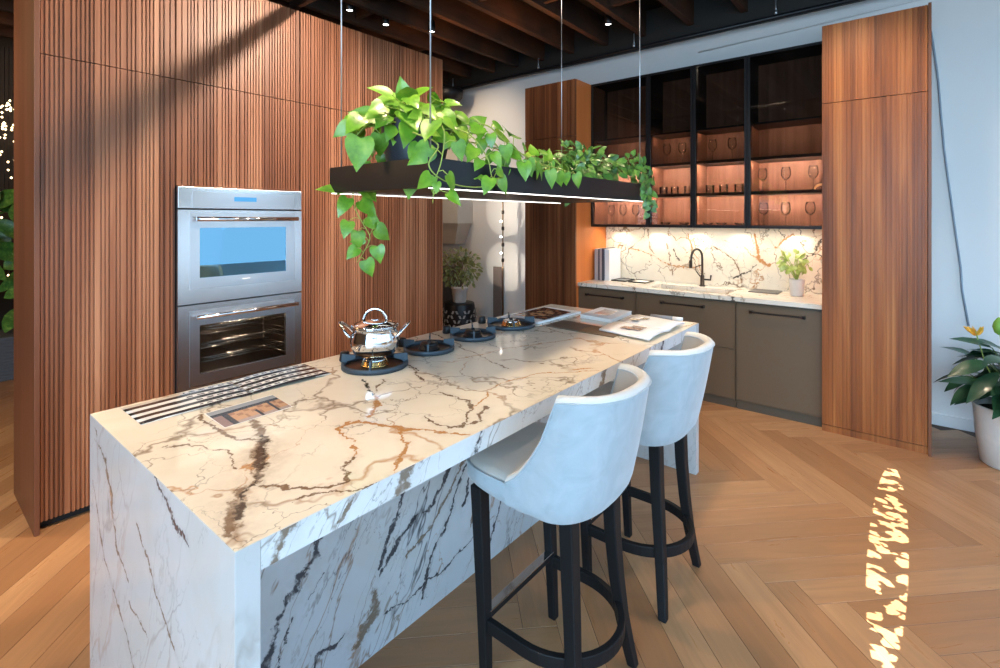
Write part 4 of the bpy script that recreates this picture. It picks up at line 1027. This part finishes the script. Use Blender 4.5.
fl = MB(); MB().tube([(bx,by,.33),(4.50,-.38,.62),tuple(f1)], .004, 6).build('flower_stem', M['stem'], bp)
for k in range(5): leaf(fl, f1+Vector((0,0,-.03)), Vector((math.cos(k*1.26)*.7, math.sin(k*1.26)*.7, .8)), (-1,-1,.2), .08, .035, .2, .3, 'lance')
fl.build('yellow_flower', M['petal'], bp)
MB().tube([(bx,by,.33),(4.5,-.47,.62),tuple(f2)], .004, 6).build('bud_stem', M['stem'], bp)
MB().lathe([(.002,-.05),(.022,-.035),(.032,0),(.026,.03),(.012,.055),(.001,.065)], tuple(f2), 14).build('green_bud', M['bud'], bp)

def bush(t, c, rx, rz, n, L, mat, seed, stemmat, base, kind='oval', W=.5):
    rr = random.Random(seed); lm, sm = MB(), MB(); c = Vector(c); base = Vector(base)
    for i in range(n):
        d = rv(rr); d.normalize(); rad = rr.uniform(.35,1.)
        p = c+Vector((d.x*rx*rad, d.y*rx*rad, d.z*rz*rad))
        if i % 5 == 0: sm.tube([base, base+(p-base)*.5+Vector((0,0,.03)), p], .003, 5, caps=False)
        l = L*rr.uniform(.7,1.2); leaf(lm, p, d+Vector((0,0,-.4))+rv(rr,.6), Vector((-.5,-.5,.6))+rv(rr,.6), l, l*W, .2, .2, kind)
    lm.build('foliage', mat, t); sm.build('stem', stemmat, t)
cp_ = thing('counter_plant', 'small yellow-green leafy plant in a cream pot at the right end of the sink counter', 'plant', (4.80,.73,.92))
MB().lathe([(.001,0),(.044,0),(.048,.004),(.058,.135),(.060,.14),(.054,.14),(.05,.12),(.001,.118)], (4.80,.73,.921), 28).build('pot', M['pot_white'], cp_)
MB().lathe([(.001,.125),(.052,.124)], (4.80,.73,.921), 20).build('soil', M['soil'], cp_)
bush(cp_, (4.79,.75,1.20), .12, .085, 90, .048, M['leaf_yel'], 3, M['stem'], (4.80,.73,1.04), W=.75)

cs_ = thing('garden_stool', 'black drum stool with cut-out pattern standing beyond the end of the oven wall', 'stool', (4.45,4.22,0))
gx, gy = 4.52, 4.34; cs_.location = (gx,gy,0)
MB().lathe([(.001,0),(.17,0),(.18,.02),(.20,.12),(.21,.25),(.20,.40),(.185,.50),(.18,.52),(.17,.525),(.001,.525)], (gx,gy,0), 36).build('drum', M['black'], cs_)
ro = MB()
for i in range(26):
    for j in range(7):
        if (i*7+j*5) % 3 == 0: continue
        a = 2*PI*i/26+.06*j; z = .10+j*.055; r = .2+.012*math.sin(PI*z/.5)+.002
        ta_ = Vector((-math.sin(a), math.cos(a), 0)); ro.obox(Vector((gx+r*math.cos(a), gy+r*math.sin(a), z)), ta_*.012, Vector((0,0,.018))+ta_*.008*(1 if (i+j)%2 else -1), .002, Vector((math.cos(a), math.sin(a), 0)))
ro.build('pattern', plain('grey_pattern', (.32,.32,.32), .5), cs_)
fp = thing('potted_ficus', 'bushy olive-green plant in a white pot on the black drum stool', 'plant', (gx,gy,.527))
MB().lathe([(.001,0),(.075,0),(.08,.005),(.10,.17),(.108,.17),(.108,.20),(.098,.2),(.09,.17),(.001,.165)], (gx,gy,.527), 32).build('pot', M['pot_white'], fp)
MB().lathe([(.001,.175),(.092,.174)], (gx,gy,.527), 20).build('soil', M['soil'], fp)
bush(fp, (gx,gy,.95), .27, .24, 330, .065, M['leaf_olive'], 4, M['twig'], (gx,gy,.70), W=.5)

# floor lamp with two small heads throwing discs on the wall
lp = thing('floor_lamp', 'slim floor lamp pole throwing two round discs of light on the white wall', 'lamp', (4.80,3.88,0))
lx, ly = 4.80, 3.875
MB().tube([(lx,ly,.02),(lx,ly,2.0)], .009, 10).build('pole', plain('bronze_pole', (.30,.20,.13), .3, .9), lp)
MB().lathe([(.001,0),(.13,0),(.13,.015),(.001,.02)], (lx,ly,0), 28).build('base', M['black'], lp)
for z in (1.03, 1.22, 1.42, 1.62):
    MB().lathe([(.001,0),(.016,0),(.018,.02),(.016,.045),(.001,.045)], (lx,ly,z), 14).build('collar', M['bronze'], lp)
for z in (1.90, 1.52, 1.33, 1.13): MB().lathe([(.001,0),(.011,.004),(.013,.014),(.001,.022)], (lx-.012,ly+.02,z), 12).build('bulb', M['spotglow'], lp)
tag(MB().box(4.96, 4.99, 4.03, 4.165, 0, .945).build('leaning_panel', plain('taupe_panel', (.16,.13,.12), .5)), 'slim dark taupe panel standing against the white wall beside the floor lamp', 'panel')
hood = thing('range_hood', 'pale boxy hood on the white wall above the bushy plant', 'hood', (4.7,4.75,1.2))
MB().box(4.75,5.049,4.60,5.5,1.50,2.5).build('hood_box', plain('warm_white_hood', (.66,.64,.60), .6), hood)
MB().add([(4.78,4.62,1.50),(5.049,4.62,1.50),(5.049,5.5,1.50),(4.78,5.5,1.50),(4.86,4.75,1.22),(5.049,4.75,1.22),(5.049,5.4,1.22),(4.86,5.4,1.22)], [(0,1,2,3),(7,6,5,4),(0,4,5,1),(1,5,6,2),(2,6,7,3),(3,7,4,0)]).build('hood_base', M['beige'], hood)
tag(MB().box(4.6,5.04,4.86,6.2,0,.86).box(4.58,5.04,4.84,6.2,.86,.9).build('low_sideboard', plain('dark_sideboard', (.05,.04,.035), .5), bevel=.003), 'dark low sideboard behind the bushy plant', 'cabinet')

# sliver behind the oven wall: planter with big leaves and strings of fairy lights
pg = thing('planter_box', 'ribbed grey planter box with large green leaves left behind the oven wall', 'planter', (.9,6.9,0))
m = MB().box(.0,1.6,6.75,7.25,0,.42)
for k in range(14): m.box(-.01,1.61,6.735,6.75,.01+k*.03,.028+k*.03)
m.build('box', M['planter_grey'], pg); 
lm = MB(); rr = random.Random(2)
for k in range(60):
    x, y = rr.uniform(.1,1.5), rr.uniform(6.85,7.15); leaf(lm, (x,y,.42+rr.uniform(0,1.3)), (rr.uniform(-1,1),rr.uniform(-1,.2),rr.uniform(-.2,1)), (-.3,-.8,.3), rr.uniform(.25,.5), rr.uniform(.12,.2), .3, .2, 'lance')
lm.build('foliage', M['leaf_mid'], pg)
sl = thing('fairy_lights', 'curtain of warm fairy lights glowing behind the plants at the left edge', 'lights', (.9,7.5,2))
w = MB()
for k in range(7): w.tube([(.70+k*.035,7.5,3.4),(.70+k*.035,7.5,.9)], .003, 5)
w.build('wire', M['black'], sl)
for k in range(95):
    z = 2.85-abs(rr.gauss(0,.4)) if k < 75 else rr.uniform(.8,1.9)
    p = (.70+(k%7)*.035+rr.uniform(-.02,.02), 7.48+rr.uniform(-.03,.03), z)
    MB().lathe([(.001,-.012),(.011,0),(.001,.012)], p, 6).build('bulb', M['fairy'], sl)

# ---------------------------------------------------------------- ceiling spotlights
def spot_fix(x, y, z, label, aim=None):
    t = thing('ceiling_spotlight', label, 'spotlight', (x,y,z), 0, 'small ceiling spotlights')
    MB().lathe([(.001,.10),(.034,.10),(.036,.0),(.030,-.004),(.028,.006),(.001,.01)], (x,y,z), 20).build('housing', M['black'], t)
    MB().lathe([(.001,.004),(.026,.004)], (x,y,z), 16).build('lens', M['spotglow'], t)
    MB().tube([(x,y,z+.1),(x,y,3.72)], .006, 6).build('stem', M['black'], t)
for (x, y, l) in ((2.66,3.93,'nearest of the small ceiling spotlights above the fluted wall'), (3.08,3.95,'middle of the three small ceiling spotlights above the fluted wall'),
               (3.49,3.74,'farthest small ceiling spotlight beside the second cable'), (4.44,2.27,'lone ceiling spotlight between joists near the white wall')): spot_fix(x, y, 3.45, l)

# ---------------------------------------------------------------- light
def L(kind, loc, aim, power, col, **k):
    d = bpy.data.lights.new('lamp', kind); d.energy = power; d.color = col
    o = bpy.data.objects.new('lamp_light', d); COL.objects.link(o); o.location = loc
    v = Vector(aim)-Vector(loc); o.rotation_euler = v.to_track_quat('-Z', 'Y').to_euler()
    for a, b in k.items(): setattr(d, a, b)
    return o
WARM = (1,.76,.52)
def spot(loc, aim, p, col=WARM, ang=70, blend=.6, r=.05): return L('SPOT', loc, aim, p, col, spot_size=math.radians(ang), spot_blend=blend, shadow_soft_size=r)
# downlights over the island and the room
for x, y, p in ((.9,1.5,88),(1.9,1.4,88),(2.8,1.5,70),(3.9,1.2,60),(3.4,-.4,50),(1.6,-.2,40),(-.3,2.4,110),(-.2,4.2,90)):
    spot((x,y,3.42), (x,y,0), p, WARM, 95, .8, .08)
# wall washers for the fluted wall; the first one throws the pipe's shadow
spot((2.20,1.4,3.43), (1.0,3.36,2.0), 330, (1,.80,.62), 85, .7, .04)
spot((1.2,1.0,3.42), (1.3,3.36,.8), 25, (1,.80,.62), 80, .9, .15)
spot((3.2,2.0,3.42), (2.9,3.36,1.6), 90, (1,.80,.62), 80, .8, .1)
# added upward spots without fixtures, to warm the joist undersides
for x, y in ((2.0,3.9),(3.3,3.6),(3.9,2.6)): spot((x,y,2.7), (x,y,4), 26, (1,.5,.2), 125, .9, .05)
# lamps added inside the cavities to brighten the racks
for z in (1.50, .915): L('POINT', (1.47,3.62,z), (0,0,0), .5 if z > 1 else 3.5, (1,.8,.6), shadow_soft_size=.02)
# tall right cabinet and sink wall fronts
spot((3.4,.4,3.4), (4.37,.2,1.6), 75, (1,.80,.6), 80, .8, .1)
spot((3.3,2.6,3.4), (4.4,2.9,2.6), 16, (1,.72,.5), 60, .8, .1)
# under-cabinet pucks
for y in (2.40,2.0,1.6,1.2,.75): spot((4.93,y,1.472), (4.97,y,.9), 3.2, (1,.88,.70), 125, .5, .015)
L('AREA', (4.84,1.55,1.474), (4.84,1.55,0), 5, (1,.84,.64), shape='RECTANGLE', size=.12, size_y=2.0).rotation_euler = (0,0,0)
def strip(o, d):
    d = Vector(d).normalized(); X = Vector((0,1,0)); Z = -d; Yv = Z.cross(X)
    o.rotation_euler = Matrix((X, Yv, Z)).transposed().to_euler()
spot((4.90,2.25,1.47), (4.72,2.6,1.05), 2.2, (1,.80,.5), 110, .9, .03)  # extra spot added to brighten the orange cabinet side
# cabinet shelf lights
for a, b, _ in cabs:
    for z in (2.060, 1.768): 
        o = L('AREA', (4.735,(a+b)/2,z-.006), (4.88,(a+b)/2,z-.3), 4.6*(b-a)/.45, (1,.80,.66), shape='RECTANGLE', size=(b-a)*.8, size_y=.02)
        strip(o, (1,0,-.45))
    o = L('AREA', (4.76,(a+b)/2,2.36), (4.9,(a+b)/2,2), .7, (1,.7,.5), shape='RECTANGLE', size=(b-a)*.8, size_y=.02)
    strip(o, (1,0,-.45))
# strip light below the hanging tray
for y in (): L('AREA', ((tx0+tx1)/2, y, tz0-.015), ((tx0+tx1)/2, y, 0), 9, (1,.92,.82), shape='RECTANGLE', size=1.9, size_y=.02).rotation_euler = (0,0,0)
# floor lamp discs
spot((4.62,ly+.05,1.66), (5.05,ly+.12,1.66), 4.5, (1,.86,.68), 74, .06, .004)
spot((4.62,ly+.05,.95), (5.05,ly+.12,.95), 4.5, (1,.86,.68), 74, .06, .004)
# warm lamps in the hidden left part of the shop
L('POINT', (-1.2,4.6,2.9), (0,0,0), 90, (1,.6,.28), shadow_soft_size=.5)
spot((3.6,4.4,3.4), (5.05,4.3,2.3), 70, (1,.78,.56), 75, .9, .08)
# dappled sun streak on the floor, from added spots with a blob mask
def gobo(loc, aim, p, ang, sx, sy, sc):
    o = spot(loc, aim, p, (1,.97,.92), ang, .0, .002); d = o.data; d.use_nodes = True; nt = d.node_tree
    em = [n for n in nt.nodes if n.type == 'EMISSION'][0]
    tc = nt.nodes.new('ShaderNodeTexCoord'); s = nt.nodes.new('ShaderNodeSeparateXYZ'); nt.links.new(tc.outputs['Normal'], s.inputs[0])
    def mt(op, a, b=0., clamp=False):
        n = nt.nodes.new('ShaderNodeMath'); n.operation = op; n.use_clamp = clamp
        for i, v in ((0,a),(1,b)):
            if isinstance(v, (int,float)): n.inputs[i].default_value = v
            else: nt.links.new(v, n.inputs[i])
        return n.outputs[0]
    x = mt('DIVIDE', s.outputs[0], s.outputs[2]); y = mt('DIVIDE', s.outputs[1], s.outputs[2])
    c = nt.nodes.new('ShaderNodeCombineXYZ'); nt.links.new(x, c.inputs[0]); nt.links.new(y, c.inputs[1])
    vo = nt.nodes.new('ShaderNodeTexVoronoi'); vo.inputs['Scale'].default_value = sc; nt.links.new(c.outputs[0], vo.inputs['Vector'])
    no = nt.nodes.new('ShaderNodeTexNoise'); no.inputs['Scale'].default_value = sc*.8; nt.links.new(c.outputs[0], no.inputs['Vector'])
    blob = mt('GREATER_THAN', mt('ADD', no.outputs[0], mt('MULTIPLY', vo.outputs['Distance'], -.55)), .25)
    ex = mt('ADD', mt('POWER', mt('DIVIDE', x, sx), 2.), mt('POWER', mt('DIVIDE', y, sy), 2.)); m = mt('LESS_THAN', ex, 1.)
    nt.links.new(mt('MULTIPLY', mt('MULTIPLY', blob, m), 1.), em.inputs['Strength'])
    return o
g1 = gobo((3.1,-2.6,3.1), (3.08,.08,0), 5200, 60, .23, .014, 84)
g2 = gobo((4.4,-2.6,3.1), (4.44,-.47,0.02), 700, 20, .035, .012, 14)

# daylight: bright overcast sky outside the storefront, then an added fill lamp
w = bpy.data.worlds.new('sky'); SC.world = w; w.use_nodes = True; nt = w.node_tree; bg = nt.nodes['Background']
tc = nt.nodes.new('ShaderNodeTexCoord'); s = nt.nodes.new('ShaderNodeSeparateXYZ'); nt.links.new(tc.outputs['Generated'], s.inputs[0])
r = nt.nodes.new('ShaderNodeValToRGB'); nt.links.new(s.outputs[2], r.inputs[0]); e = r.color_ramp.elements
e[0].position = .0; e[0].color = (.24,.33,.42,1); e[1].position = .5; e[1].color = (.34,.62,1,1)
q = e.new(.06); q.color = (.52,.78,1,1)
nt.links.new(r.outputs[0], bg.inputs[0]); bg.inputs[1].default_value = 3.3
L('AREA', (-3.3,-.95,1.9), (5,-.95,1.9), 190, (.5,.78,1), shape='RECTANGLE', size=3.4, size_y=2.6)  # unseen lamp added behind the camera to brighten faces turned to it

# ---------------------------------------------------------------- camera
cam = bpy.data.cameras.new('camera'); co = bpy.data.objects.new('camera', cam); COL.objects.link(co); SC.camera = co
co.location = (0,0,1.565); co.rotation_euler = (PI/2, 0, math.radians(39.24-90))
cam.sensor_width = 36; cam.lens = 36*502/1000; cam.shift_y = -(334-218.5)/1000; cam.clip_start = .02
SC.view_settings.view_transform = 'Standard'; SC.view_settings.look = 'None'; SC.view_settings.gamma = 1; SC.view_settings.use_curve_mapping = False
SC.view_settings.exposure = 0.25
